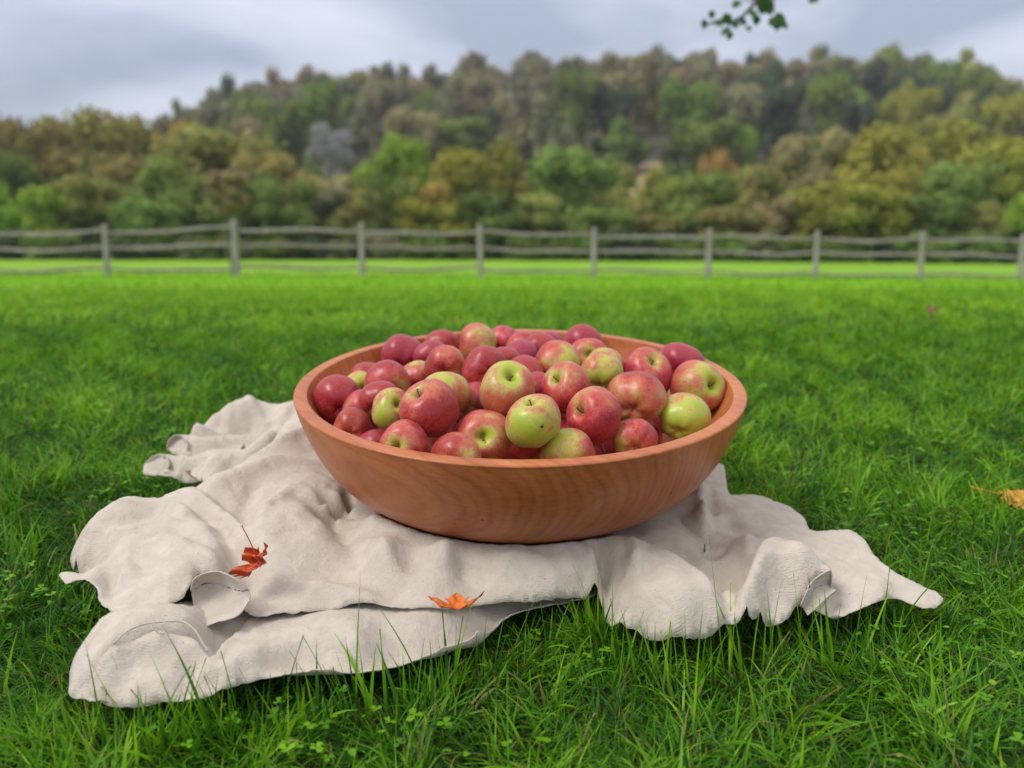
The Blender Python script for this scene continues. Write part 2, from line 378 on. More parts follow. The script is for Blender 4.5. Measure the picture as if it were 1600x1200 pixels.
# right flap, the lowest layer on the right
flap = Sheet(
    [(960, 800, .006), (1040, 770, .012), (1090, 735, .022), (1102, 727, .026), (1129, 726, .024), (1134, 748, .016), (1141, 772, .012), (1165, 772, .016), (1192, 776, .018), (1222, 786, .018), (1243, 798, .014), (1258, 812, .010), (1268, 829, .006),
     (1300, 828, .012), (1328, 828, .014), (1345, 838, .012), (1360, 857, .012), (1372, 873, .010), (1402, 896, .012), (1440, 914, .014), (1469, 928, .014), (1474, 938, .012), (1460, 950, .010), (1438, 950, .010), (1405, 943, .010), (1372, 948, .008), (1340, 956, .006), (1312, 968, .0), (1290, 960, .0), (1265, 950, .004),
     (1200, 935, .002), (1120, 915, .0), (1040, 890, .0), (980, 850, .0)],
    [(1100, 762, .040), (1102, 790, .034), (1104, 820, .026), (1104, 838, .012), (1120, 800, .018), (1150, 800, .024), (1200, 800, .022), (1135, 826, .014), (1085, 800, .020), (1070, 830, .012), (1050, 800, .016),
     (1240, 840, .016), (1290, 850, .014), (1320, 880, .012), (1360, 900, .014), (1400, 915, .016), (1440, 928, .018), (1310, 930, .014), (1340, 925, .018), (1375, 918, .024), (1300, 955, .010), (1250, 880, .010), (1200, 860, .010)], folds=[(.007, .008, [(1092, 745), (1096, 775), (1102, 810), (1104, 835)]), (-.007, .008, [(1106, 745), (1110, 775), (1114, 810), (1116, 835)]), (-.005, .007, [(1128, 803), (1142, 796), (1155, 806)]), (.004, .008, [(1150, 815), (1180, 822), (1200, 815)]), (.004, .012, [(1270, 835), (1330, 870), (1400, 905)]), (-.004, .014, [(1240, 850), (1280, 885), (1340, 910)]), (.004, .01, [(1290, 935), (1340, 925), (1390, 912), (1440, 925)])], seed=9)
# the main upper sheet
main = Sheet(
    [(92, 897, .030), (108, 892, .040), (130, 897, .034), (152, 893, .030, -.012, .012), (128, 876, .034, -.014, .014), (117, 858, .040, -.016, .016), (124, 838, .044, -.014, .02), (150, 815, .048, -.01, .022), (174, 797, .050, -.006, .024), (200, 787, .052, *B_), (238, 783, .052, *B_), (270, 777, .056, -.006, .024),
     (300, 762, .062, -.012, .024), (330, 743, .066, -.016, .024), (365, 722, .070, -.018, .024), (400, 704, .074, -.018, .024), (430, 682, .080, -.018, .02), (448, 660, .086, -.02, .01), (470, 640, .085), (520, 640, .03), (640, 650, .016), (900, 680, .016), (1050, 720, .012), (1090, 760, .010),
     (1100, 800, .014), (1120, 835, .014), (1150, 838, .014), (1185, 842, .014), (1220, 852, .030), (1255, 858, .052), (1286, 878, .050), (1300, 892, .046), (1292, 899, .044), (1276, 905, .038), (1266, 920, .030), (1258, 938, .020), (1243, 950, .012), (1228, 966, .004),
     (1200, 973, .002), (1160, 984, .0), (1120, 993, .0), (1082, 1003, .0), (1060, 1003, .0), (1030, 998, .0), (1000, 985, .002), (975, 972, .002), (955, 960, .004), (942, 938, .010), (932, 926, .014), (915, 930, .016),
     (880, 936, .018), (840, 940, .020), (790, 941, .022), (740, 948, .022), (700, 953, .022), (640, 953, .021), (590, 951, .020), (540, 951, .020), (490, 954, .021), (440, 958, .022), (410, 963, .022), (388, 958, .022),
     (372, 940, .024), (340, 912, .050), (312, 897, .062), (300, 908, .056), (293, 922, .046), (283, 936, .040), (255, 946, .036), (230, 951, .034), (205, 957, .036), (182, 957, .036), (165, 948, .034), (155, 935, .034), (152, 918, .040), (138, 907, .044), (118, 906, .042), (104, 912, .034)],
    [ # left mound
     (248, 808, .056), (296, 805, .058), (340, 822, .056), (372, 842, .052), (388, 856, .046),
     (165, 842, .052), (210, 826, .056), (255, 823, .060), (292, 832, .064), (318, 850, .068), (334, 872, .068), (342, 893, .066),
     (300, 818, .050), (338, 840, .048), (362, 866, .040), (375, 890, .030), (384, 915, .026), (395, 940, .024),
     (160, 870, .050), (200, 880, .048), (250, 870, .056), (290, 885, .064), (190, 905, .042), (172, 917, .030), (182, 908, .040), (200, 930, .040), (240, 925, .044), (172, 935, .030), (220, 900, .046), (270, 905, .056), (140, 900, .042), (120, 900, .036),
     (350, 780, .054), (400, 745, .062), (440, 710, .070), (480, 700, .062), (500, 740, .056), (420, 775, .050), (470, 765, .058), (380, 800, .048), (340, 795, .052),
     (452, 789, .074), (478, 792, .070), (430, 800, .070), (416, 822, .064), (408, 845, .058), (405, 870, .048), (415, 900, .038), (440, 840, .056), (470, 830, .056), (500, 845, .052), (395, 815, .050),
     (535, 772, .050), (541, 785, .036), (530, 802, .028), (519, 818, .024), (514, 834, .028), (505, 815, .056), (515, 795, .060), (560, 795, .026), (548, 812, .036), (530, 842, .042),
     # front apron
     (580, 806, .060), (620, 812, .068), (700, 820, .074), (760, 826, .074), (820, 832, .070), (880, 839, .062), (930, 850, .052), (960, 858, .050),
     (590, 788, .022), (640, 800, .022), (760, 805, .022), (900, 820, .022), (600, 850, .064), (700, 856, .068), (800, 864, .064), (870, 880, .052),
     (560, 880, .040), (640, 890, .038), (720, 900, .037), (800, 905, .036), (870, 908, .038), (470, 880, .044), (450, 920, .034), (520, 920, .032), (620, 925, .031), (720, 928, .030), (800, 925, .030), (860, 922, .031), (480, 940, .027), (580, 940, .026), (440, 945, .026),
     # knot
     (925, 872, .058), (928, 890, .056), (926, 908, .040), (905, 895, .048), (936, 880, .034), (944, 897, .024), (950, 925, .020), (966, 905, .030), (982, 884, .050), (996, 888, .048), (985, 925, .030),
     # right roll
     (1003, 871, .058), (1025, 880, .056), (1050, 890, .054), (1075, 903, .050), (1098, 918, .045), (1120, 938, .038), (1140, 948, .034), (1158, 948, .036), (1168, 930, .044), (1175, 912, .052), (1184, 890, .060), (1200, 872, .066), (1222, 862, .068), (1250, 864, .064), (1272, 877, .058),
     (1015, 858, .034), (1050, 868, .030), (1085, 885, .026), (1115, 908, .020), (1140, 928, .014), (1155, 915, .018), (1166, 880, .030), (1168, 850, .030), (1172, 835, .026), (1150, 880, .018), (1185, 855, .022), (1130, 870, .016),
     (1100, 850, .010), (1088, 850, .018), (1062, 842, .030), (1020, 832, .034), (985, 840, .030), (1104, 862, .016), (1118, 858, .012),
     (1220, 900, .050), (1200, 930, .034), (1170, 960, .018), (1120, 965, .022), (1060, 940, .036), (1000, 930, .036), (1040, 975, .018), (1080, 985, .014), (1240, 915, .036), (1225, 945, .016), (1020, 905, .050), (1060, 920, .044), (980, 950, .016), (1190, 955, .018)], folds=[
     (-.006, .014, [(545, 850), (640, 868), (740, 880), (850, 888), (905, 900)]), (.004, .012, [(420, 905), (500, 912), (600, 935), (700, 940)]), (-.006, .012, [(345, 770), (380, 745), (430, 715), (470, 700)]), (.006, .012, [(335, 790), (380, 775), (440, 755), (500, 745)]), 
     (-.006, .010, [(225, 870), (262, 858), (300, 866), (322, 885)]), (.005, .009, [(190, 860), (240, 845), (290, 850), (318, 872)]), (-.005, .010, [(140, 860), (180, 850), (230, 838)]),
     (.006, .010, [(150, 842), (200, 826), (250, 822), (292, 832), (318, 850), (336, 873), (345, 890)]), (-.006, .009, [(230, 812), (290, 815), (335, 833), (362, 858), (378, 885), (384, 910)]), (.006, .010, [(248, 805), (300, 804), (345, 824), (375, 848), (392, 870)]), (-.005, .010, [(180, 800), (230, 795), (290, 793), (340, 800), (372, 815)]),
     (-.006, .007, [(165, 880), (172, 905), (178, 925)]), (.005, .008, [(180, 905), (192, 900), (204, 912)]), (-.004, .008, [(215, 885), (230, 905), (250, 915)]), (.007, .012, [(455, 785), (440, 800), (420, 812), (408, 835), (404, 860)]), (-.007, .011, [(400, 780), (383, 805), (388, 830), (394, 860)]),
     (.005, .009, [(478, 790), (500, 800), (515, 818), (512, 832)]), (-.010, .006, [(545, 768), (541, 788), (526, 808), (515, 832)]), (.004, .007, [(380, 760), (430, 735), (480, 715), (520, 705)]), (-.004, .010, [(350, 770), (420, 735), (470, 690)]),
     (-.005, .014, [(430, 925), (500, 900), (560, 905), (640, 930)]), (.004, .012, [(560, 860), (600, 890), (640, 915)]), (-.004, .012, [(535, 850), (570, 880), (600, 910)]), (.003, .014, [(420, 890), (480, 870), (540, 868)]),
     (-.010, .007, [(940, 868), (944, 890), (952, 915), (957, 945)]), (.008, .008, [(925, 866), (927, 890), (930, 915)]), (.007, .008, [(985, 872), (992, 890), (1000, 912)]), (-.005, .007, [(970, 880), (977, 905), (985, 935)]), (-.004, .006, [(900, 885), (912, 900), (918, 915)]),
     (.007, .009, [(1003, 871), (1050, 890), (1098, 918), (1125, 942), (1145, 950), (1160, 945), (1172, 920), (1184, 890), (1200, 872), (1222, 862), (1250, 864), (1280, 882)]), (-.008, .010, [(1060, 872), (1095, 892), (1122, 915), (1142, 930), (1156, 912), (1164, 885), (1178, 860), (1200, 848)]),
     (.007, .008, [(1168, 832), (1172, 858), (1174, 885)]), (.006, .009, [(1050, 843), (1080, 850), (1102, 866), (1125, 862), (1160, 838)]), (-.007, .007, [(1085, 836), (1104, 848), (1125, 842)]), (-.004, .014, [(1010, 900), (1020, 930), (1010, 960)]), (.004, .012, [(1200, 890), (1190, 920), (1170, 955)]), (-.004, .012, [(1225, 885), (1215, 915), (1200, 945)]), (.004, .012, [(1060, 925), (1070, 955), (1060, 985)])], seed=21)
# far-left bundle behind the bowl
back = Sheet(
    [(300, 742, .006), (300, 724, .018), (300, 700, .030), (290, 684, .046, -.006, .015), (300, 664, .060, -.012, .02), (335, 643, .064, -.01, .022), (366, 630, .066, -.004, .024), (405, 627, .062, 0, .024), (460, 627, .060, 0, .024), (520, 630, .03), (560, 680, .01), (500, 720, .01), (400, 735, .01), (330, 752, .008)],
    [(350, 660, .050), (335, 668, .040), (370, 676, .030), (400, 675, .030), (300, 682, .040), (330, 690, .036), (380, 640, .066), (395, 650, .052), (412, 664, .040), (420, 650, .048), (450, 640, .058), (460, 652, .05), (455, 666, .066), (420, 682, .060), (400, 698, .054), (440, 680, .04), (412, 700, .03),
     (360, 712, .034), (330, 716, .034), (300, 722, .030), (280, 730, .016), (310, 732, .018), (360, 735, .012)], folds=[(.006, .009, [(366, 632), (385, 650), (412, 672)]), (-.007, .010, [(335, 672), (370, 678), (405, 684)]), (.006, .008, [(400, 694), (430, 672), (458, 655)]), (-.006, .008, [(385, 700), (412, 680), (440, 664)]), (-.004, .01, [(330, 655), (345, 668), (355, 682)])], seed=33)
back2 = Sheet([(262, 702, .030), (263, 690, .042), (273, 681, .050), (290, 680, .052), (320, 682, .052), (350, 680, .050), (385, 678, .046), (420, 676, .044), (410, 698, .028), (370, 706, .022), (330, 714, .018), (300, 716, .018), (278, 712, .020)],
    [(300, 692, .048), (340, 690, .048), (380, 686, .046), (310, 706, .030), (350, 702, .034), (330, 697, .040)], seed=51)
back3 = Sheet([(224, 738, .006), (227, 724, .018), (239, 713, .028), (256, 710, .032), (290, 712, .034), (330, 712, .034), (370, 706, .034), (410, 696, .034), (400, 716, .020), (360, 730, .012), (330, 746, .004), (300, 748, .002), (262, 744, .002), (240, 742, .004)],
    [(260, 722, .030), (300, 722, .032), (340, 720, .030), (370, 714, .030), (280, 734, .016), (320, 734, .016)], seed=57, folds=[(.004, .005, [(250, 728), (290, 727), (330, 726), (370, 718)]), (-.005, .006, [(262, 716), (300, 717), (340, 715)])])
cv, cf = [], []
def addm(v, f_):
    o = len(cv); cv.extend(map(tuple, v)); cf.extend([tuple(i + o for i in q) for q in f_])
for sh in (low, band, flap, main, back, back2, back3): addm(*sh.mesh())
# curled openings (inside faces of the folds)
# trumpet-shaped curl of the main hem, left of the first leaf
addm(*loft([
    [(297, 921, .048), (302, 905, .060), (316, 896, .067), (342, 892, .070), (368, 903, .066), (385, 917, .056), (392, 932, .046)],
    [(300, 930, .038), (308, 917, .043), (322, 911, .045), (342, 911, .047), (362, 921, .045), (378, 934, .043), (388, 940, .042)],
    [(304, 955, .027), (312, 947, .028), (326, 944, .029), (342, 945, .031), (356, 950, .032), (366, 957, .034), (373, 960, .036)],
    [(310, 990, .016), (312, 985, .018), (317, 981, .022), (325, 977, .026), (334, 973, .030), (342, 970, .034), (350, 969, .036)]]))
# two small cones at the right hem
addm(*loft([
    [(1250, 946, .018), (1259, 925, .034), (1268, 908, .044), (1282, 897, .050), (1297, 890, .052), (1301, 900, .044)],
    [(1256, 952, .012), (1268, 936, .022), (1280, 922, .028), (1290, 914, .030), (1298, 912, .030), (1300, 916, .030)],
    [(1262, 962, .006), (1276, 950, .014), (1288, 938, .020), (1297, 929, .026), (1303, 924, .030), (1306, 922, .032)]]))
# openings of the two rolled folds in the far bundle and the hanging tip at the left
addm(*loft([
    [(223, 739, .006), (226, 724, .018), (238, 713, .028), (252, 709, .032), (262, 716, .028), (264, 730, .018)],
    [(234, 740, .004), (238, 731, .010), (246, 726, .014), (254, 724, .016), (260, 727, .016), (264, 733, .012)],
    [(246, 743, .002), (250, 741, .004), (254, 739, .006), (258, 738, .008), (262, 738, .008), (266, 738, .008)]]))
addm(*loft([
    [(262, 704, .030), (262, 690, .044), (272, 680, .052), (284, 680, .052), (292, 690, .046), (292, 702, .036)],
    [(268, 706, .026), (270, 697, .032), (276, 692, .036), (283, 692, .036), (289, 697, .034), (291, 704, .030)],
    [(274, 708, .024), (277, 704, .026), (280, 703, .027), (284, 703, .027), (287, 705, .027), (290, 708, .026)]]))
HEM = []
for x_, y_ in ((178, 1006), (196, 988), (222, 976), (256, 971), (286, 972), (304, 984), (315, 1002), (326, 1018)):
    h_ = .05
    for _ in range(12): p = P(x_, y_, h_); h_ = .5 * h_ + .5 * float(low.h(p[None, 0], p[None, 1])[0])
    HEM.append((x_, y_, h_))
m_cloth, t, b = mat('cotton_cloth')
geo = t.nodes.new('ShaderNodeNewGeometry')
pos = geo.outputs['Position']
v1 = noise(t, texco(t, 'Object', (1, 1.6, 1)), 190, 3, 0.6, 0.6)
v2 = noise(t, pos, 42, 3, 0.55, 0.8)
wv1 = t.nodes.new('ShaderNodeTexWave'); wv1.inputs['Scale'].default_value = 210; wv1.inputs['Distortion'].default_value = 2.5; wv1.inputs['Detail'].default_value = 1; t.links.new(pos, wv1.inputs[0])
wv2 = t.nodes.new('ShaderNodeTexWave'); wv2.bands_direction = 'Y'; wv2.inputs['Scale'].default_value = 210; wv2.inputs['Distortion'].default_value = 2.5; wv2.inputs['Detail'].default_value = 1; t.links.new(pos, wv2.inputs[0])
hh = mathn(t, 'ADD', mathn(t, 'MULTIPLY', v1, 1.0), mathn(t, 'ADD', mathn(t, 'MULTIPLY', mathn(t, 'MULTIPLY', wv1.outputs[1], wv2.outputs[1]), 0.22), mathn(t, 'MULTIPLY', v2, 1.1)))
bump(t, b, hh, 0.7, 0.0020)
cc = ramp(t, v2, [(0.3, (0.505, 0.440, 0.365)), (0.7, (0.60, 0.530, 0.450))])
vo = t.nodes.new('ShaderNodeTexVoronoi'); vo.inputs['Scale'].default_value = 75; t.links.new(pos, vo.inputs[0])
sp_ = mathn(t, 'MULTIPLY', mathn(t, 'LESS_THAN', vo.outputs['Distance'], 0.075), 0.55)
t.links.new(mixc(t, sp_, cc, (0.28, 0.22, 0.16)), b.inputs['Base Color'])
b.inputs['Roughness'].default_value = 0.92; b.inputs['Specular IOR Level'].default_value = 0.12
b.inputs['Sheen Weight'].default_value = 0.12; b.inputs['Sheen Roughness'].default_value = 0.6
me = bpy.data.meshes.new('cloth'); me.from_pydata(cv, [], cf); me.materials.append(m_cloth)
me.polygons.foreach_set('use_smooth', [True] * len(me.polygons)); me.update()
# upward facing
bm = bmesh.new(); bm.from_mesh(me)
for f_ in bm.faces:
    if f_.normal.z < 0: f_.normal_flip()
bm.to_mesh(me); bm.free()
cloth = link(bpy.data.objects.new('cloth', me), label='crumpled cream crepe cotton cloth spread on the lawn under the bowl', category='cloth')
so = cloth.modifiers.new('thick', 'SOLIDIFY'); so.thickness = 0.0012; so.offset = -1; so.use_quality_normals = False
# stitched hem of the lower sheet's cup
thr = MB()
thr.ring_tube([tuple(q) for q in catmull([P(x_, y_, h_) for x_, y_, h_ in HEM], 4)], 0.0009, 6)
for pts in ([(172, 1014, .050), (174, 1024, .046), (180, 1034, .040), (183, 1046, .036)], [(235, 985, .054), (242, 984, .052), (248, 990, .048), (256, 991, .046)], [(205, 990, .056), (215, 993, .054), (226, 986, .056)]):
    thr.ring_tube([tuple(P(*q)) for q in pts], 0.0005, 5)
thr.build('loose_threads', m_cloth, cloth)

# ------------------------------------------------------------------ apples
m_apple, t, b = mat('apple_skin')
co = texco(t, 'Object'); nv = t.nodes.new('ShaderNodeVectorMath'); nv.operation = 'NORMALIZE'; t.links.new(co, nv.inputs[0])
gd = attr(t, 'green_dir', 'OBJECT'); am = attr(t, 'blush', 'OBJECT'); sd_ = attr(t, 'seed', 'OBJECT'); hu = attr(t, 'hue', 'OBJECT')
dt = t.nodes.new('ShaderNodeVectorMath'); dt.operation = 'DOT_PRODUCT'; t.links.new(nv.outputs[0], dt.inputs[0]); t.links.new(gd.outputs['Vector'], dt.inputs[1])
off = t.nodes.new('ShaderNodeVectorMath'); off.operation = 'ADD'; t.links.new(nv.outputs[0], off.inputs[0]); t.links.new(sd_.outputs['Fac'], off.inputs[1])
def mapped(sc):
    m1 = t.nodes.new('ShaderNodeMapping'); m1.inputs['Scale'].default_value = sc; t.links.new(off.outputs[0], m1.inputs[0]); return m1.outputs[0]
n1 = noise(t, mapped((1, 1, .8)), 1.7, 3, 0.55)
n2 = noise(t, mapped((11, 11, 1.1)), 1.5, 4, 0.65)
n3 = noise(t, mapped((1, 1, 1)), 9, 4, 0.6)
sz = t.nodes.new('ShaderNodeSeparateXYZ'); t.links.new(nv.outputs[0], sz.inputs[0])
stemg = mathn(t, 'MULTIPLY', mathn(t, 'SUBTRACT', sz.outputs[2], 0.84, True), 2.6)
f = mathn(t, 'SUBTRACT', mathn(t, 'ADD', am.outputs['Fac'], 0.10), mathn(t, 'MULTIPLY', dt.outputs['Value'], 0.46))
f = mathn(t, 'ADD', f, mathn(t, 'MULTIPLY', mathn(t, 'SUBTRACT', n1, 0.5), 1.6))
f = mathn(t, 'ADD', f, mathn(t, 'MULTIPLY', mathn(t, 'SUBTRACT', n2, 0.5), 0.75))
f = mathn(t, 'SUBTRACT', f, stemg)
base = ramp(t, f, [(0.0, (0.40, 0.45, 0.030)), (0.18, (0.47, 0.41, 0.070)), (0.36, (0.46, 0.25, 0.085)), (0.54, (0.48, 0.115, 0.055)), (0.76, (0.48, 0.045, 0.042)), (1.0, (0.32, 0.014, 0.024))])
base = mixc(t, mathn(t, 'MULTIPLY', mathn(t, 'SUBTRACT', n3, 0.45, True), 0.8), base, (0.52, 0.17, 0.15))
hn = t.nodes.new('ShaderNodeHueSaturation'); t.links.new(base, hn.inputs['Color']); t.links.new(hu.outputs['Fac'], hn.inputs['Hue'])
vo = t.nodes.new('ShaderNodeTexVoronoi'); vo.inputs['Scale'].default_value = 11; t.links.new(off.outputs[0], vo.inputs[0])
dots = mathn(t, 'MULTIPLY', mathn(t, 'LESS_THAN', vo.outputs['Distance'], 0.10), 0.62)
base = mixc(t, dots, hn.outputs[0], (0.62, 0.48, 0.30))
# russet / corky ring down in the stem cavity
cav = mathn(t, 'MULTIPLY', mathn(t, 'SUBTRACT', sz.outputs[2], 0.972, True), 30, True)
base = mixc(t, mathn(t, 'MULTIPLY', cav, 0.6), base, (0.25, 0.19, 0.07))
vo2 = t.nodes.new('ShaderNodeTexVoronoi'); vo2.inputs['Scale'].default_value = 2.2; t.links.new(off.outputs[0], vo2.inputs[0])
sc2 = mathn(t, 'MULTIPLY', mathn(t, 'LESS_THAN', vo2.outputs['Distance'], 0.035), 0.85)
base = mixc(t, sc2, base, (0.07, 0.035, 0.02))
t.links.new(base, b.inputs['Base Color'])
t.links.new(ramp(t, n3, [(0.3, (0.26,) * 3), (0.7, (0.45,) * 3)]), b.inputs['Roughness'])
b.inputs['Specular IOR Level'].default_value = 0.48; b.inputs['Subsurface Weight'].default_value = 0.0
b.inputs['Sheen Weight'].default_value = 0.12; b.inputs['Sheen Roughness'].default_value = 0.45; b.inputs['Sheen Tint'].default_value = (1, .86, .9, 1)
m_stem, t, b = mat('apple_stem'); t.links.new(ramp(t, noise(t, texco(t), 120, 2), [(0.3, (0.07, 0.06, 0.02)), (0.7, (0.16, 0.12, 0.05))]), b.inputs['Base Color']); b.inputs['Roughness'].default_value = 0.7
m_bug, t, b = mat('insect'); b.inputs['Base Color'].default_value = (0.03, 0.03, 0.035, 1); b.inputs['Roughness'].default_value = 0.4

aprof = catmull(np.array([(0, .60), (.05, .615), (.10, .68), (.17, .79), (.28, .875), (.44, .895), (.64, .82), (.83, .62), (.96, .32), (1.0, .02), (.96, -.28), (.85, -.54), (.68, -.74), (.50, -.85), (.34, -.885), (.22, -.86), (.12, -.79), (.05, -.75), (0, -.74)]), 3)
def apple_mesh(seed, sq):
    r_ = np.random.default_rng(seed); na = 48
    th_ = np.linspace(0, 2 * np.pi, na, endpoint=False)
    rho = np.maximum(aprof[:, 0], .002)[:, None]; z = aprof[:, 1][:, None] * sq
    lob = 1 + .030 * np.cos(5 * th_ + r_.uniform(0, 6))[None] * (1 - z) * .7 + r_.uniform(.02, .065) * np.cos(2 * th_ + r_.uniform(0, 6))[None] + r_.uniform(.01, .045) * np.cos(3 * th_ + r_.uniform(0, 6))[None] * (.6 - .4 * z)
    X = rho * lob * np.cos(th_)[None]; Y = rho * lob * np.sin(th_)[None]
    ca = r_.uniform(0, 6.28); tilt_ = r_.uniform(.02, .15)
    Z = z + tilt_ * (X * np.cos(ca) + Y * np.sin(ca)) + .02 * np.cos(5 * th_ + 1)[None] * (z < -.5) + 0 * X
    V_ = np.stack([X, Y, Z], -1).reshape(-1, 3); n = len(aprof)
    I = np.arange(n - 1)[:, None] * na; J = np.arange(na)[None]; J2 = (J + 1) % na
    return V_, np.stack([I + J, I + NSN(na) + J, I + NSN(na) + J2, I + J2], -1).reshape(-1, 4)
def NSN(n): return n
# px, py, diameter, stem (screen offset in radii x right, y up; visible if z>0), green direction (screen x, y, z to viewer), blush, hue, depth bias, label
A_ = [
 (523,627,74,(-.3,.5,-.8),(0,-1,-.5),1.05,.492,.00,'dark crimson apple alone against the left inner wall of the bowl'),
 (629,556,66,(.1,.55,-.8),(0,-.9,-.4),.88,.497,.00,'pointed crimson apple highest on the left back side, touching the bowl rim'),
 (691,545,62,(.2,.4,-.8),(.3,-.6,-.5),.78,.50,.01,'pink apple at the back rim, left of the wide orange apple'),
 (745,540,72,(-.96,.1,.2),(.85,-.1,.4),.50,.50,.0,'wide orange and olive apple lying on its side at the back rim'),
 (786,537,54,(.3,.4,-.8),(-.8,.1,.3),.82,.495,.03,'crimson streaked apple peeping out right of the wide orange apple'),
 (696,573,68,(.0,.3,-.9),(1,.1,.1),.80,.497,.0,'rosy apple below the pink one at the back left, above the yellow-green topped apple'),
 (674,560,54,(.0,.3,-.9),(.5,-.6,-.4),.80,.495,.06,'mostly hidden mauve pink apple between two crimson apples at the back left'),
 (761,579,74,(-.3,.2,-.9),(.1,-1,.0),.86,.497,.0,'bright red apple with a darker blotch, left of the small orange-red apple'),
 (788,569,58,(.0,.3,-.9),(.5,-.6,-.4),.82,.497,.05,'pink apple mostly hidden behind the bright red apple with the blotch'),
 (815,586,64,(.3,.3,-.8),(.2,-.8,-.2),.72,.505,.02,'orange-red apple wedged behind the green-topped apple with a stem'),
 (604,601,74,(-.3,.6,-.7),(.7,-.55,.4),.72,.498,.0,'streaky red apple with a peach patch at its lower right, above the dull pink apple'),
 (574,594,52,(.0,.3,-.9),(-.3,-.6,.1),.80,.502,.05,'orange-red apple half hidden behind the streaky red apple on the left'),
 (592,625,62,(.2,.5,-.8),(.2,-.9,-.1),.82,.495,.02,'dull pink apple between the dark crimson apple and the yellow-cheeked apple'),
 (612,640,67,(.45,.35,.8),(-.35,-.15,.9),.50,.505,.0,'yellow-cheeked apple with a reddish top, left of the biggest red apple'),
 (671,640,93,(-.42,.62,.6),(-.5,.9,.1),.98,.499,-.02,'biggest red apple with a deep stem hollow at its upper left'),
 (697,617,82,(.0,.9,-.4),(-.1,.95,.2),.42,.505,.02,'yellow-green topped apple right behind the biggest red apple'),
 (651,597,56,(.0,.3,-.9),(.3,.9,.0),.70,.50,.05,'small pinkish apple deep between the streaky red and the yellow-green topped apple'),
 (561,612,46,(.4,.1,.8),(.4,-.1,.9),.30,.50,.06,'yellowish apple glimpsed between the dark crimson and the streaky red apple'),
 (552,669,62,(.0,.3,-.9),(-.4,-.8,.1),.80,.503,.0,'brick red apple low by the rim, directly beneath the dark crimson apple'),
 (632,697,80,(-.24,.10,.95),(-.3,-.1,.95),.84,.503,-.005,'red apple at the front rim with its stem end facing out beneath the yellow-cheeked apple'),
 (586,701,60,(.0,.3,-.9),(-.4,-.8,.1),.84,.502,.01,'pinkish apple sliver at the front rim, left of the one showing its stem'),
 (712,717,84,(.1,.4,-.9),(.85,-.3,.3),.68,.50,-.005,'pink-red apple just showing over the middle of the front rim, below the speckled one'),
 (754,683,90,(.03,.08,1.),(.30,-.05,.9),.70,.503,.0,'freckled red apple with a yellow-green star round its stem facing the viewer'),
 (793,611,90,(.12,.56,.7),(-.25,.75,.55),.60,.508,-.01,'olive and pink apple with green shoulders and an upright stem, centre of the heap'),
 (744,626,52,(.0,.3,-.9),(0,-.6,.5),.62,.495,.05,'shaded pink apple glimpsed in the gap behind the freckled red apple'),
 (834,659,87,(-.12,.84,.5),(-.05,-.75,.7),.30,.512,-.015,'lime green apple with a small dark insect, front centre of the heap'),
 (888,711,88,(.1,.5,-.8),(-.75,.45,.5),.42,.50,-.005,'half green half red apple showing over the front rim below the lime green apple'),
 (929,650,90,(-.70,.18,.7),(-.15,.95,.1),.90,.497,-.01,'large deep red apple with its stem turned left, near the front right'),
 (991,686,70,(.1,.4,-.9),(-.5,-.4,.7),.72,.505,.0,'russet red apple low by the rim, right of the large deep red apple'),
 (884,606,80,(-.55,.46,.7),(-.15,.85,.5),.78,.494,-.005,'tilted purplish red apple with a bright green patch near its stem'),
 (994,622,90,(.3,.5,-.8),(-.2,-.85,.4),.62,.502,-.01,'broad dusky red and olive apple in the right half, above the russet one'),
 (1069,652,78,(.4,.6,-.7),(-.1,-.3,.95),.28,.508,.0,'yellow-green apple against the right front rim, below the brownish olive apple'),
 (1090,606,83,(.48,.08,.85),(.3,.3,.8),.62,.51,-.005,'brownish olive apple with its stem facing out, beside the right rim'),
 (1012,584,79,(.16,.62,.75),(.25,.8,.5),.86,.494,-.005,'crimson apple with a yellow-green crown and dark stem, right side of the heap'),
 (1067,570,72,(.2,.5,-.8),(-.2,-.6,-.6),.88,.494,.0,'pink crimson apple leaning on the right back wall of the bowl'),
 (939,585,72,(.2,.6,-.7),(.25,-.5,.8),.40,.506,.0,'pale yellow-green apple with a pink flush, left of the crimson apple with the green crown'),
 (944,576,62,(.1,.6,-.7),(-.2,.9,.3),.48,.502,.03,'greenish apple crest peeping over the pale yellow-green apple'),
 (870,568,72,(.1,.8,-.5),(.65,-.55,.6),.46,.504,.0,'peach and lime apple near the back centre, above the tilted purplish apple'),
 (921,557,62,(-.08,.05,1.),(-.55,.0,.8),.80,.496,.01,'red apple with a yellowish hollow facing out, below the pink one at the back rim'),
 (911,542,66,(.2,.5,-.8),(-.2,-.6,-.6),.86,.492,.015,'pink crimson apple at the back rim, highest on the right half'),
 (842,549,56,(.1,.5,-.8),(-.2,-.6,-.6),.86,.493,.02,'mauve crimson apple left of the peach and lime apple'),
 (856,546,50,(.1,.5,-.8),(-.2,-.6,-.6),.82,.497,.05,'dull red apple crest showing behind the mauve crimson apple'),
 (820,546,52,(.1,.5,-.8),(-.2,-.6,.4),.62,.50,.05,'salmon apple half hidden by the mauve crimson apple at the back'),
 (812,561,48,(.1,.5,-.8),(-.2,-.6,-.6),.80,.493,.07,'pink apple glimpsed in the gap above the small orange-red apple'),
 (842,616,48,(.1,.5,-.8),(-.2,-.6,-.6),.80,.493,.06,'pink apple glimpsed between the lime green and the tilted purplish apple'),
 (566,640,50,(.1,.5,-.8),(-.2,-.6,.6),.62,.493,.06,'pink and cream apple glimpsed right of the dark crimson apple, under the dull pink one'),
]
n = len(A_)
dirs = np.array([pix(a[0], a[1]) for a in A_])
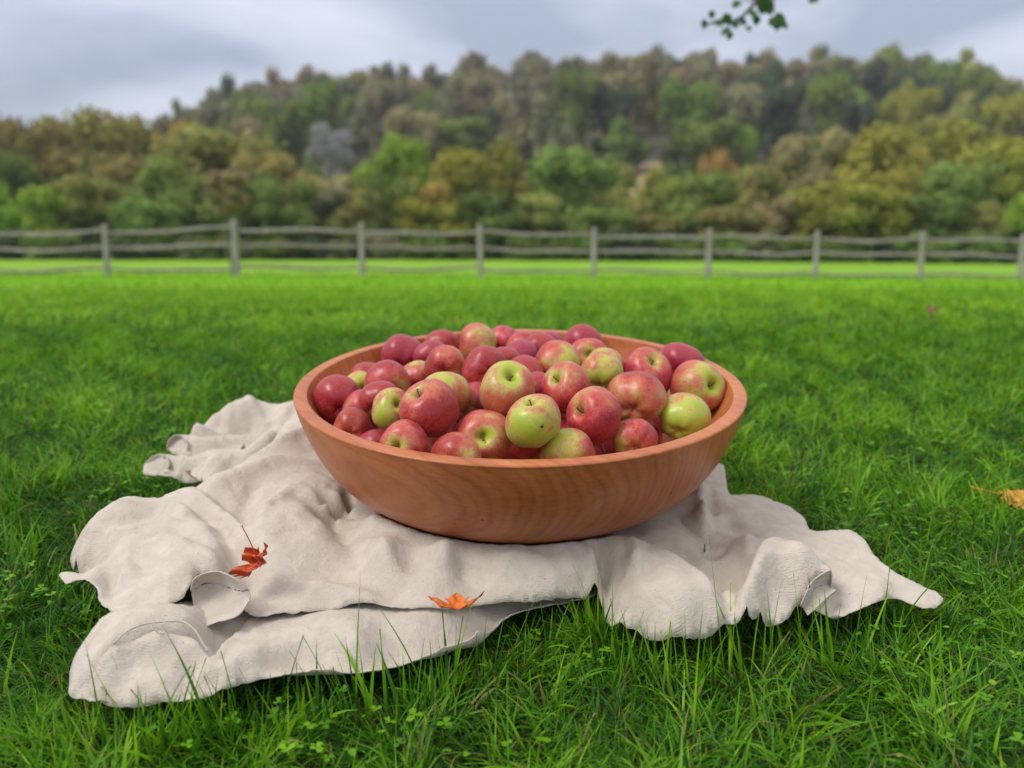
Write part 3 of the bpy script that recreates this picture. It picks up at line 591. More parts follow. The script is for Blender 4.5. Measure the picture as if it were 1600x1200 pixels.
# start depth: on a shallow dome inside the bowl, then push overlapping apples apart along their sight lines
Mi = np.array(bowl_Mi)
def loc(p): return p @ Mi[:3, :3].T + Mi[:3, 3]
dl = dirs @ Mi[:3, :3].T; cl = loc(CAM[None])[0]
tt = np.zeros(n)
for i in range(n):
    z0 = 0.0
    for _ in range(4):
        tz = (z0 - cl[2]) / dl[i, 2]; p = cl + dl[i] * tz; rho = np.hypot(p[0], p[1]); z0 = 0.028 - 0.055 * (rho / 0.27) ** 2.0
    tt[i] = tz + A_[i][7]
C0 = cl + dl * tt[:, None]; diam = np.array([a[2] for a in A_], float)
C = C0.copy(); bias = np.array([a[7] for a in A_])
iin = ic[:, :]                                     # inner wall samples (rho, z)
def wallpush(C, rad):
    rho = np.hypot(C[:, 0], C[:, 1]); q = np.stack([rho, C[:, 2]], -1)
    d = q[:, None] - iin[None]; dd = np.hypot(d[..., 0], d[..., 1]); j = dd.argmin(1)
    near = dd[np.arange(len(C)), j]; nrm = d[np.arange(len(C)), j] / near[:, None]
    pen = np.clip(rad - near, 0, None)
    inside = (q[:, 0] < np.interp(q[:, 1], iin[::-1, 1], iin[::-1, 0]))
    s_ = np.where(inside, 1, -1)[:, None] * nrm * np.where(inside, pen, rad + near)[:, None]
    un = C[:, :2] / np.maximum(rho, 1e-6)[:, None]
    return np.c_[un * s_[:, :1], s_[:, 1]]
view = dl / np.linalg.norm(dl, axis=1)[:, None]
for it in range(900):
    depth = (C - cl) @ (np.array([0, math.cos(PITCH), -math.sin(PITCH)]) @ Mi[:3, :3].T)
    rad = diam * depth / (2 * F) * 0.985
    rad = np.where(diam < 58, np.maximum(rad, 0.029), rad)
    D = C[:, None] - C[None]; dd = np.linalg.norm(D, axis=2) + np.eye(n)
    pen = np.clip((rad[:, None] + rad[None]) * 0.955 - dd, 0, None) * (1 - np.eye(n))
    push = (D / dd[..., None] * pen[..., None]).sum(1) * 0.35
    push = push + wallpush(C, rad * .97) * 0.5
    al = (push * view).sum(1)[:, None] * view
    push = al + (push - al) * 0.45
    C = C + push
    # spring back to the sight line, weak spring to the dome
    rel = C - cl; pr = (rel * view).sum(1)[:, None] * view
    lat = rel - pr; w_ = np.where(diam < 58, .04, .12)[:, None]
    C = C - lat * w_
    C = C + (C0 - C) * 0.004
    last = pen.max()
depth = (C - cl) @ (np.array([0, math.cos(PITCH), -math.sin(PITCH)]) @ Mi[:3, :3].T); rad = diam * depth / (2 * F)
rad = np.where(diam < 58, np.maximum(rad, 0.029), rad)
print('apple overlap max', round(float(last), 4), 'radii', rad.min().round(4), rad.max().round(4))
Rm = np.array([[1, 0, 0], [0, math.cos(PITCH), -math.sin(PITCH)], [0, math.sin(PITCH), math.cos(PITCH)]])
def scr(v):                                       # screen x right, y up, z towards the viewer -> world
    f_ = np.array([0, math.cos(PITCH), -math.sin(PITCH)]); u_ = np.array([0, math.sin(PITCH), math.cos(PITCH)])
    o = np.array([1, 0, 0]) * v[0] + u_ * v[1] - f_ * v[2]; return Vector(o).normalized()
def put_apple(Cw, r_, stem, green, blush, hue, label, seed, group=None, sv=None):
    sq = random.uniform(.86, 1.0); V_, Q_ = apple_mesh(seed, sq)
    o = link(bpy.data.objects.new('apple', mesh_np('apple', V_, Q_, m_apple)), label=label, category='apple', group=group or 'apples heaped in the wooden bowl')
    ax = scr(stem); q = ax.to_track_quat('Z', 'Y'); q = q @ Quaternion((0, 0, 1), random.uniform(0, 6.28))
    o.matrix_world = Matrix.Translation(Vector(Cw)) @ q.to_matrix().to_4x4() @ Matrix.Diagonal((r_, r_, r_, 1))
    g = q.inverted() @ scr(green)
    o['green_dir'] = [g.x, g.y, g.z]; o['blush'] = blush; o['seed'] = float(seed % 97); o['hue'] = hue + random.uniform(-.008, .012)
    a = random.uniform(0, 6.28); ln = random.uniform(.30, .46) if sv is None else sv
    pts = [(0, 0, .58 * sq), (.01 * math.cos(a), .01 * math.sin(a), (.62 + ln * .3) * sq), (.05 * math.cos(a), .05 * math.sin(a), (.62 + ln * .7) * sq), (.13 * math.cos(a), .13 * math.sin(a), (.62 + ln) * sq)]
    s_ = MB().ring_tube([tuple(p) for p in catmull(pts, 3)], [.030, .026, .023, .022, .022, .022, .023, .026, .030, .036], 8); s_.build('stem', m_stem, o)
    return o
apples = []
for i, a in enumerate(A_):
    Cw = np.array(bowl_M @ Vector(C[i]))
    apples.append(put_apple(Cw, rad[i] * 1.0, a[3], a[4], a[5], a[6], a[8], 100 + i * 7))
    apples[-1]['blush'] = a[5] 
# apples underneath, glimpsed through the gaps
allC = list(C); allr = list(rad); cnt = 0
for _ in range(30000):
    if cnt >= 22: break
    r_ = random.uniform(.029, .033); an = random.uniform(0, 6.28); ro = .25 * math.sqrt(random.random()); z = random.uniform(-.125, -.03)
    p = np.array([ro * math.cos(an), ro * math.sin(an), z])
    if np.hypot(iin[:, 0] - ro, iin[:, 1] - z).min() < r_: continue
    if ro > np.interp(z, iin[::-1, 1], iin[::-1, 0]): continue
    if any(np.linalg.norm(p - q_) < (r_ + rr) * .89 for q_, rr in zip(allC, allr)): continue
    allC.append(p); allr.append(r_); cnt += 1
    put_apple(np.array(bowl_M @ Vector(p)), r_, (random.uniform(-1, 1), random.uniform(-1, 1), -.6), (random.uniform(-1, 1), -1, 0), .8, .497, 'apple buried beneath the heap, barely glimpsed in a dark gap', 900 + cnt, 'apples buried beneath the heap')
# the insect on the lime green apple
gi = [a[8].startswith('lime') for a in A_].index(True)
dv = scr((.27, -.13, .95)); cw = bowl_M @ Vector(C[gi]); r_ = rad[gi]
q = cw + dv * r_ * .985
u_ = dv.cross(Vector((0, 0, 1))).normalized(); v_ = u_.cross(dv)
bug = MB(); bug.ring_tube([tuple(q - u_ * .0022), tuple(q - u_ * .0012), tuple(q + u_ * .0006), tuple(q + u_ * .0024)], [.0005, .0013, .0014, .0004], 8)
for s_ in (-1, 1):
    for k_ in (-1, 0, 1): bug.ring_tube([tuple(q + u_ * .0008 * k_), tuple(q + u_ * .0016 * k_ + v_ * s_ * .0026)], .00022, 4)
bug.build('insect', m_bug, None, label='tiny dark insect sitting on the lime green apple', category='insect')

# ------------------------------------------------------------------ fallen leaves
def leaf_mat(name, c0, c1, c2):
    m, t, b = mat(name)
    n_ = noise(t, texco(t), 90, 4, .65); n0 = noise(t, texco(t), 25, 2)
    c = ramp(t, mathn(t, 'ADD', mathn(t, 'MULTIPLY', n_, .6), mathn(t, 'MULTIPLY', n0, .4)), [(.32, c0), (.5, c1), (.68, c2)])
    t.links.new(c, b.inputs['Base Color']); b.inputs['Roughness'].default_value = .55; bump(t, b, n_, .4, .001)
    return m
m_leafr = leaf_mat('red_maple_leaf', (.30, .030, .012), (.56, .085, .020), (.66, .20, .035))
m_leafo = leaf_mat('orange_maple_leaf', (.50, .085, .012), (.66, .16, .015), (.72, .26, .03))
m_leafy = leaf_mat('golden_leaf', (.32, .10, .02), (.62, .24, .03), (.70, .36, .06))
m_leafb = leaf_mat('brown_leaf', (.09, .035, .014), (.22, .085, .03), (.30, .14, .05))
MAPLE = [(0, -.02), (.10, -.12), (.34, -.26), (.30, -.12), (.52, -.10), (.47, .02), (.66, .10), (.56, .18), (.84, .40), (.60, .40), (.58, .52), (.36, .44), (.22, .40), (.26, .62), (.38, .74), (.22, .76), (.16, .90), (0, 1.08),
         (-.14, .90), (-.22, .78), (-.36, .72), (-.26, .60), (-.20, .42), (-.36, .46), (-.60, .52), (-.62, .40), (-.86, .38), (-.58, .18), (-.68, .10), (-.47, .0), (-.54, -.12), (-.30, -.12), (-.32, -.26), (-.10, -.12)]
def maple(name, size, fold, matr, M4, stem_pts, label, cup=0.0, vein=True, crumple=.05, seed=0, ysc=1.0):
    root = empty(name, (0, 0, 0), label=label, category='leaf'); root.matrix_world = M4
    r_ = random.Random(seed)
    ob = [Vector(p) for p in MAPLE]; m_ = len(ob); pts = list(ob)
    for i in range(-18, 19):
        for j in range(-6, 23):
            q_ = (i * .05 + r_.uniform(-.01, .01), j * .05 + r_.uniform(-.01, .01))
            if inpoly(np.array([q_[0]]), np.array([q_[1]]), [(p.x, p.y) for p in ob])[0]: pts.append(Vector(q_))
    vs, es, fs, *_ = delaunay_2d_cdt(pts, [(i, (i + 1) % m_) for i in range(m_)], [], 1, 1e-6)
    out = []
    for v in vs:
        x, y = v.x, v.y; a = fold * (abs(x) * .9)
        zz = crumple * (math.sin(x * 9 + seed) * math.cos(y * 8) + .6 * math.sin(x * 17 + y * 13)) + cup * (x * x + (y - .35) ** 2)
        if vein:
            for (ex, ey) in ((0, 1), (.84, .4), (-.84, .4), (.5, -.1), (-.5, -.1)):
                l_ = math.hypot(ex, ey); dd = abs(x * ey - y * ex) / l_
                if x * ex + y * ey > 0: zz -= .028 * math.exp(-(dd / .02) ** 2)
        # fold about the midrib
        s_ = 1 if x > 0 else -1
        out.append(((s_ * math.sin(math.pi / 2 - a * 0 - fold) * abs(x)) * size, y * ysc * size, (zz + abs(x) * math.sin(fold)) * size))
    me = bpy.data.meshes.new('blade'); me.from_pydata(out, [], [tuple(f_) for f_ in fs]); me.materials.append(matr)
    me.polygons.foreach_set('use_smooth', [True] * len(me.polygons)); me.update()
    o = link(bpy.data.objects.new('blade', me), root); s_ = o.modifiers.new('thick', 'SOLIDIFY'); s_.thickness = size * .012
    if stem_pts:
        k_ = len(stem_pts) * 4 - 3
        MB().ring_tube([tuple(p) for p in catmull(stem_pts, 4)], [size * .016] * (k_ - 2) + [size * .022, size * .04], 7).build('stem', matr, root)
    return root
def frame(origin, xa, ya):
    xa = Vector(xa).normalized(); ya = Vector(ya); ya = (ya - xa * ya.dot(xa)).normalized(); za = xa.cross(ya)
    M4 = Matrix.Identity(4)
    for i in range(3): M4[i][0] = xa[i]; M4[i][1] = ya[i]; M4[i][2] = za[i]; M4[i][3] = origin[i]
    return M4
# leaf 1: red, curled, standing on the left part of the cloth, stem up
o1 = Vector(P(404, 886, .064))
M4 = frame(o1, scr((.80, .60, .15)), scr((-.35, .45, -.3)))
maple('maple_leaf', .037, R(10), m_leafr, M4, [(0, 0, 0)] + [tuple(M4.inverted() @ Vector(P(*q))) for q in ((401, 870, .078), (390, 845, .098), (381, 828, .112), (378, 821, .117))], 'crumpled dark red maple leaf with an upright stem on the cloth', .45, seed=3, crumple=.13, ysc=.62)
# leaf 2: bright orange, centre front
o2 = Vector(P(714, 954, .030))
M4 = frame(o2, (1, .05, .04), (-.1, 1, .10))
maple('maple_leaf', .037, R(10), m_leafo, M4, None, 'bright orange maple leaf lying on the front fold of the cloth', .42, seed=9, crumple=.05, ysc=.62)
# leaf 3: golden, right edge in the grass
o3 = Vector(hit(1574, 768, .035))
M4 = frame(o3, (.25, .95, .1), (.97, -.1, .06))
maple('maple_leaf', .052, R(20), m_leafy, M4, [(0, 0, 0), (-.004, -.012, .002), (-.004, -.03, -.002), (0, -.05, -.006)], 'golden orange leaf lying in the grass at the right edge', .1, seed=12)
o4 = Vector(P(312, 742, .006))
M4 = frame(o4, (.9, .3, .2), (-.2, .7, .5))
maple('maple_leaf', .024, R(15), m_leafb, M4, None, 'dull reddish brown leaf half tucked under the far left cloth bundle', .2, seed=15)
o5 = Vector(hit(1457, 488, .03))
M4 = frame(o5, (.9, .1, .3), (-.1, .5, .6))
maple('maple_leaf', .03, R(25), m_leafb, M4, None, 'small dark brown leaf lying far back on the lawn at the right', .2, seed=17)
# dark twig tip on the cloth
tw = MB(); tw.ring_tube([tuple(P(1101, 863, .014)), tuple(P(1101, 850, .022))], .0009, 6);
tw.build('twig', m_stem, None, label='tiny dark twig piece in the folds of the cloth right of the bowl', category='twig')

# ------------------------------------------------------------------ grass
m_grass, t, b = mat('grass_blade')
ti = attr(t, 'tint').outputs['Fac']; al_ = attr(t, 'along').outputs['Fac']; dr = attr(t, 'dry').outputs['Fac']
gcol = ramp(t, ti, [(0.0, (0.028, 0.105, 0.010)), (0.35, (0.080, 0.240, 0.012)), (0.7, (0.175, 0.400, 0.012)), (1.0, (0.32, 0.55, 0.03))])
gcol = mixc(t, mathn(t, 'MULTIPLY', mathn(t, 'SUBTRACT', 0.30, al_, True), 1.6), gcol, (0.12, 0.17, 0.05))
gcol = mixc(t, dr, gcol, (0.33, 0.25, 0.11))
t.links.new(gcol, b.inputs['Base Color']); b.inputs['Roughness'].default_value = 0.45; b.inputs['Specular IOR Level'].default_value = 0.22
tr = t.nodes.new('ShaderNodeBsdfTranslucent'); t.links.new(mixc(t, 1.0, gcol, (1.25, 1.25, .7), 'MULTIPLY'), tr.inputs[0])
mxs = t.nodes.new('ShaderNodeMixShader'); mxs.inputs[0].default_value = 0.38
out_ = t.nodes['Material Output']; t.links.new(b.outputs[0], mxs.inputs[1]); t.links.new(tr.outputs[0], mxs.inputs[2]); t.links.new(mxs.outputs[0], out_.inputs[0])
polys = [s_.ob for s_ in (low, band, flap, main, back, back2, back3)]
sheets = (low, band, flap, main, back, back2, back3)
GV, GQ, GT, GA, GD = [], [], [], [], []; gcount = 0
def blades(n, y0, y1, Lr, wr, seg, spread=1.15, tall=0.05, lean=(.2, 1.2), seedn=0, tb=0.0, zoff=0, avoid=True, xs=None, ysv=None, dry=.02, bend=(.1, 1.6)):
    global gcount
    if xs is None:
        # uniform over the widening wedge the camera sees
        yy = np.sqrt(rng.uniform(0, 1, n) * (y1 ** 2 - y0 ** 2) + y0 ** 2); xx = rng.uniform(-1, 1, n) * (yy * 0.66 * spread + 0.15)
    else: xx, yy = xs, ysv; n = len(xx)
    if avoid:
        ins = np.zeros(n, bool)
        room = np.full(n, 9.)
        for pl, sh in zip(polys, sheets):
            k_ = inpoly(xx, yy, pl); ii = np.where(k_)[0]
            if len(ii): room[ii] = np.minimum(room[ii], sh.h(xx[ii], yy[ii]) + .036)
        deep = np.zeros(n, bool)
        for pl in polys:
            ii = inpoly(xx, yy, pl)
            if ii.any():
                q_ = np.where(ii)[0]; dd_ = np.full(len(q_), 9.)
                for i0 in range(0, len(q_), 2000): dd_[i0:i0 + 2000] = np.hypot(xx[q_[i0:i0 + 2000], None] - pl[None, ::3, 0], yy[q_[i0:i0 + 2000], None] - pl[None, ::3, 1]).min(1)
                deep[q_[dd_ > .06]] = True
        ins |= deep
        rr = np.hypot(xx - bax[0], yy - bax[1]); ins |= rr < .16
        xx, yy, room = xx[~ins], yy[~ins], room[~ins]; n = len(xx)
    else: room = np.full(n, 9.)
    cl1 = wnoise(xx, yy, .30, 71 + seedn); cl2 = wnoise(xx, yy, .09, 81 + seedn); cl3 = wnoise(xx, yy, 1.6, 91)
    Lb = rng.uniform(*Lr, n) * (1 + .14 * cl1 + .10 * cl2)
    tl = rng.uniform(0, 1, n) < tall; Lb = np.where(tl, Lb * rng.uniform(1.2, 1.75, n), Lb)
    Lb = np.minimum(Lb, np.where(room < 1, np.minimum(room, .046) * .9, 9)); tl = tl & (room > 1)
    ph = rng.uniform(0, 2 * np.pi, n) * .6 + wnoise(xx, yy, .25, 55) * 2.2
    th0 = np.where(tl, rng.uniform(.05, .45, n), rng.uniform(lean[0], lean[1], n) * .6)
    kap = np.where(tl, rng.uniform(0, .6, n), rng.uniform(bend[0], bend[1], n))
    wd = rng.uniform(*wr, n) * rng.choice([.6, 1, 1, 1.3], n)
    tw_ = rng.uniform(-1.2, 1.2, n); s_ = np.linspace(0, 1, seg + 1)
    x = xx.copy(); y = yy.copy(); z = ground(xx, yy) - .004 + zoff
    cut = rng.uniform(0, 1, n) < .35
    pts = np.zeros((n, seg + 1, 2, 3), np.float32)
    for i in range(seg + 1):
        if i:
            th_ = th0 + kap * (s_[i] - .5 / seg); x = x + Lb / seg * np.sin(th_) * np.cos(ph); y = y + Lb / seg * np.sin(th_) * np.sin(ph); z = z + Lb / seg * np.cos(th_)
        wp = wd * (1 - s_[i] ** 2.2) * (.75 + .5 * np.sin(np.pi * min(s_[i] * 1.2, 1)) * .6)
        if i == seg: wp = np.where(cut, wd * .42, wd * .06)
        a = ph + np.pi / 2 + tw_ * (.4 + .6 * s_[i])
        ox, oy, oz = np.cos(a) * wp / 2, np.sin(a) * wp / 2, np.sin(tw_) * wp * .25
        pts[:, i, 0] = np.stack([x - ox, y - oy, z - oz], -1); pts[:, i, 1] = np.stack([x + ox, y + oy, z + oz], -1)
    nv_ = (seg + 1) * 2; base_ = gcount + np.arange(n)[:, None] * nv_
    j = np.arange(seg)[None] * 2
    q = np.stack([base_ + j, base_ + j + 1, base_ + j + 3, base_ + j + 2], -1).reshape(-1, 4)
    GV.append(pts.reshape(-1, 3)); GQ.append(q)
    tint = np.clip(rng.normal(.40, .24, n) + .09 * cl1 + .10 * cl2 + .05 * cl3 + tb, 0, 1)
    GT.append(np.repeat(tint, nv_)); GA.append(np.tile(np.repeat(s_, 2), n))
    GD.append(np.repeat(np.where(rng.uniform(0, 1, n) < dry, rng.uniform(.3, 1, n), 0), nv_)); gcount += n * nv_
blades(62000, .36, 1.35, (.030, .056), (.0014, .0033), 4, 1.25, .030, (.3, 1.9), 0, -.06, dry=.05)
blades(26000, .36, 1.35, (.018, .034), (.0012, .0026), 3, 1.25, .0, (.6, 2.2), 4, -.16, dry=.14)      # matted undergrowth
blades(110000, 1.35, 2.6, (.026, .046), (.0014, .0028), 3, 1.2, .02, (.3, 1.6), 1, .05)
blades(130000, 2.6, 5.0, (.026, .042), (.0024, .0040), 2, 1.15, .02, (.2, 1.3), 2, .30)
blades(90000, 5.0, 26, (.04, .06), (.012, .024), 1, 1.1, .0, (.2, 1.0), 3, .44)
# broader, taller blades standing against the front edge of the cloth
ex, ey = [], []
for (px, py) in ((130, 1100), (170, 1112), (205, 1108), (222, 1112), (250, 1108), (262, 1098), (290, 1100), (300, 1104), (318, 1100), (335, 1098), (360, 1092), (372, 1088), (395, 1086), (425, 1080), (470, 1070), (505, 1062), (540, 1058), (560, 1056), (590, 1048), (640, 1040), (662, 1032), (690, 1022), (720, 1014), (760, 1000), (800, 975), (830, 962), (860, 952), (884, 955), (905, 950), (918, 948), (926, 946), (934, 950), (941, 958), (950, 966), (985, 985), (1010, 998), (1048, 1010), (1075, 1012), (1110, 1005), (1150, 996), (1190, 988), (1225, 980), (1260, 968), (1300, 980), (1330, 970), (1365, 955), (1410, 950)):
    for k_ in range(6):
        p = P(px + random.uniform(-16, 16), py + random.uniform(3, 26), 0.0); ex.append(p[0]); ey.append(p[1])
blades(0, 0, 1, (.050, .090), (.0018, .0036), 6, tall=.15, bend=(0, .6), lean=(.0, .6), xs=np.array(ex), ysv=np.array(ey), seedn=6, tb=.0)
p = P(925, 952, 0.0); nn = 130
blades(0, 0, 1, (.035, .060), (.0018, .0032), 5, tall=.2, lean=(.0, .7), xs=p[0] + rng.normal(0, .016, nn), ysv=p[1] + np.abs(rng.normal(0, .010, nn)) * -1, seedn=7, tb=.0)
# taller unmown grass along the fence line
nf = 5000; xf = rng.uniform(-15, 18, nf); yf = 19.85 + (xf + 9.5) * .137 + rng.normal(0, .16, nf)
blades(0, 0, 1, (.06, .15), (.010, .020), 2, tall=.1, lean=(.0, .9), xs=xf, ysv=yf, seedn=8, tb=-.05)
# clover and small round leaves
def clover(n, y0, y1, rad_, zr, tb):
    global gcount
    yy = np.sqrt(rng.uniform(0, 1, n) * (y1 ** 2 - y0 ** 2) + y0 ** 2); xx = rng.uniform(-1, 1, n) * (yy * .8 + .15)
    k_ = (wnoise(xx, yy, .35, 101) > .1); ins = np.zeros(n, bool)
    for pl in polys: ins |= inpoly(xx, yy, pl)
    k_ &= ~ins; xx, yy = xx[k_], yy[k_]
    for x, y in zip(xx, yy):
        z = gz(x, y) + random.uniform(*zr); a0 = random.uniform(0, 6.28); r0 = random.uniform(*rad_); ti_ = random.gauss(.55 + tb, .15)
        nl = 3 if random.random() < .7 else 1
        for l_ in range(nl):
            a = a0 + l_ * 2.094; ux, uy = math.cos(a), math.sin(a); vx, vy = -uy, ux; tl = random.uniform(-.35, .45); m_ = 6 
            row = []
            for (s_, w_) in ((0, .06), (.35, .62), (.75, .95), (1.1, .8), (1.25, .2)):
                for sg in (-1, 0, 1):
                    rise = s_ * tl * r0 + abs(sg) * .16 * r0 * w_
                    row.append((x + ux * s_ * r0 + vx * sg * w_ * r0 * .62, y + uy * s_ * r0 + vy * sg * w_ * r0 * .62, z + rise))
            GV.append(np.array(row, np.float32)); q = []
            for i in range(4):
                for j in range(2): q.append((gcount + i * 3 + j, gcount + i * 3 + j + 1, gcount + (i + 1) * 3 + j + 1, gcount + (i + 1) * 3 + j))
            GQ.append(np.array(q)); GT.append(np.full(15, np.clip(ti_, 0, 1))); GA.append(np.full(15, .8)); GD.append(np.zeros(15)); gcount += 15
clover(2600, .38, 1.4, (.003, .0065), (.008, .040), 0)
clover(1400, 1.4, 2.6, (.004, .009), (.015, .042), 0)
gm = mesh_np('grass', np.concatenate(GV), np.concatenate(GQ), m_grass, dict(tint=np.concatenate(GT), along=np.concatenate(GA), dry=np.concatenate(GD)))
link(bpy.data.objects.new('grass', gm), kind='stuff', label='mown green lawn grass with clover', category='grass')

# ------------------------------------------------------------------ fence
m_rail, t, b = mat('weathered_wood')
n_ = noise(t, texco(t, 'Object', (1, 1, 1)), 9, 5, .65); t.links.new(ramp(t, n_, [(.3, (.21, .185, .17)), (.55, (.36, .32, .295)), (.75, (.52, .47, .43))]), b.inputs['Base Color']); b.inputs['Roughness'].default_value = .85; bump(t, b, n_, .6, .02)
m_railp, t, b = mat('pale_weathered_wood')
n_ = noise(t, texco(t), 9, 5, .65); t.links.new(ramp(t, n_, [(.3, (.17, .15, .13)), (.55, (.27, .24, .21)), (.75, (.37, .33, .29))]), b.inputs['Base Color']); b.inputs['Roughness'].default_value = .85; bump(t, b, n_, .6, .02)
FPX = [-44, 166, 368.5, 565.5, 751, 928.5, 1107, 1275, 1440, 1596, 1744]
BASE = [430, 430, 429, 429, 431, 432, 435, 438, 438, 439, 440]
TOP = [353, 352, 345, 349, 351, 357, 358, 361, 362, 366, 368]
fence = empty('split_rail_fence', tuple(hit(800, 430)), label='weathered grey split rail fence with three rails crossing the lawn', category='fence')
fb = []
for i, px in enumerate(FPX):
    Z = 19.85 + (i - 1) * 3 * math.sin(.136); d = pix(px, 400); x = d[0] / d[1] * Z
    g = gz(x, Z); zb = CAM[2] - (BASE[i] - 388.0) / F * Z; ht = (BASE[i] - TOP[i]) / F * Z
    fb.append((x, Z, zb, ht))
    mb = MB(); lean = random.uniform(-.015, .015); ww = .072 if i != 2 else .082
    pts = [(0, 0, min(g, zb) - zb - .15), (0, 0, .2), (lean, 0, .7 * ht), (lean * 1.4, 0, ht - .03), (lean * 1.4, 0, ht)]
    mb.ring_tube(pts, [ww, ww, ww * .95, ww * .9, ww * .6], 7, jit=.08)
    o = mb.build('post', m_rail, fence, smooth=False); o.location = Vector((x, Z, zb)) - fence.location
for i in range(len(fb) - 1):
    a, c = fb[i], fb[i + 1]
    for j, (fa, fc, mt) in enumerate(((.84, .85, m_rail), (.54, .53, m_railp if i in (2, 3) else m_rail), (.14, .15, m_railp))):
        za = a[2] + a[3] * (fa + random.uniform(-.025, .025)); zc = c[2] + c[3] * (fc + random.uniform(-.025, .025)); sag = random.uniform(.01, .06) + (.06 if (j == 2 and i == 1) else 0)
        if j == 0 and i == 0: za -= .04; zc += .06
        pts = []
        for k_ in range(9):
            u = k_ / 8; x = a[0] + (c[0] - a[0]) * (u * 1.04 - .02); y = a[1] + (c[1] - a[1]) * (u * 1.04 - .02) + random.uniform(-.01, .01)
            pts.append((x, y, za + (zc - za) * u - sag * math.sin(u * math.pi) + .022 * math.sin(u * 7 + i * 2 + j)))
        r_ = [.033 + .010 * math.sin(math.pi * k_ / 8) + random.uniform(-.006, .006) for k_ in range(9)]
        mb = MB().ring_tube([tuple(Vector(p) - fence.location) for p in pts], r_, 6, sx=.8, sy=1.15, jit=.12)
        mb.build('rail', mt, fence, smooth=False)

# ------------------------------------------------------------------ hills
SKY_PX = [-900, -500, -200, 0, 60, 150, 200, 240, 300, 370, 400, 500, 560, 640, 700, 790, 850, 930, 1030, 1120, 1180, 1240, 1300, 1400, 1500, 1560, 1600, 1750, 2000, 2500]
SKY_PY = [200, 185, 172, 168, 172, 182, 180, 168, 145, 128, 116, 104, 92, 92, 89, 86, 74, 68, 66, 72, 78, 68, 70, 76, 88, 112, 130, 160, 190, 220]
def crest_ang(px): return (388 - (np.interp(px, SKY_PX, SKY_PY) + 80)) / F
Y0, Y1 = 105.0, 330.0
def hillz(x, y):
    px = 800 + F * x / np.maximum(y, 30); ca = crest_ang(px)
    hz = CAM[2] + ca * Y1                        # crest height
    u = np.clip((y - Y0) / (Y1 - Y0), 0, 1.6)
    s_ = np.where(u < 1, u ** 1.05 * (1.15 - .15 * u), 1 - (u - 1) * .25)
    return -1.2 + (hz + 1.2) * s_ + 1.2 * np.sin(x * .05 + 1) * np.sin(y * .07) * np.clip(u * 4, 0, 1)
yy = np.concatenate([np.linspace(Y0, Y1, 46), np.linspace(Y1 + 10, Y1 * 1.6, 14)])
G = []; us = np.linspace(-1.5, 1.5, 150)
for y in yy:
    X = us * y; G.append(np.stack([X, np.full_like(X, y), hillz(X, np.full_like(X, y))], 1))
nx = len(us); I = np.arange(len(yy) - 1)[:, None] * nx + np.arange(nx - 1)[None]
m_hill, t, b = mat('forest_floor')
n_ = noise(t, texco(t), .12, 5, .6); t.links.new(ramp(t, n_, [(.35, (.045, .040, .022)), (.65, (.085, .080, .035))]), b.inputs['Base Color']); b.inputs['Roughness'].default_value = 1
link(bpy.data.objects.new('hill', mesh_np('hill', np.concatenate(G), np.stack([I, I + 1, I + 1 + nx, I + nx], -1).reshape(-1, 4), m_hill)), kind='structure')
# small mown field patch on the lower slope
m_field, t, b = mat('dry_field'); n_ = noise(t, texco(t), .4, 4, .6); t.links.new(ramp(t, n_, [(.3, (.30, .21, .12)), (.7, (.40, .30, .18))]), b.inputs['Base Color']); b.inputs['Roughness'].default_value = 1
G = []
for y in np.linspace(134, 168, 14):
    xs_ = np.linspace((945 - 800) / F * y, (1030 - 800) / F * y, 16); G.append(np.stack([xs_, np.full_like(xs_, y), hillz(xs_, np.full_like(xs_, y)) + .5], 1))
I = np.arange(13)[:, None] * 16 + np.arange(15)[None]
link(bpy.data.objects.new('field', mesh_np('field', np.concatenate(G), np.stack([I, I + 1, I + 17, I + 16], -1).reshape(-1, 4), m_field)), kind='structure')

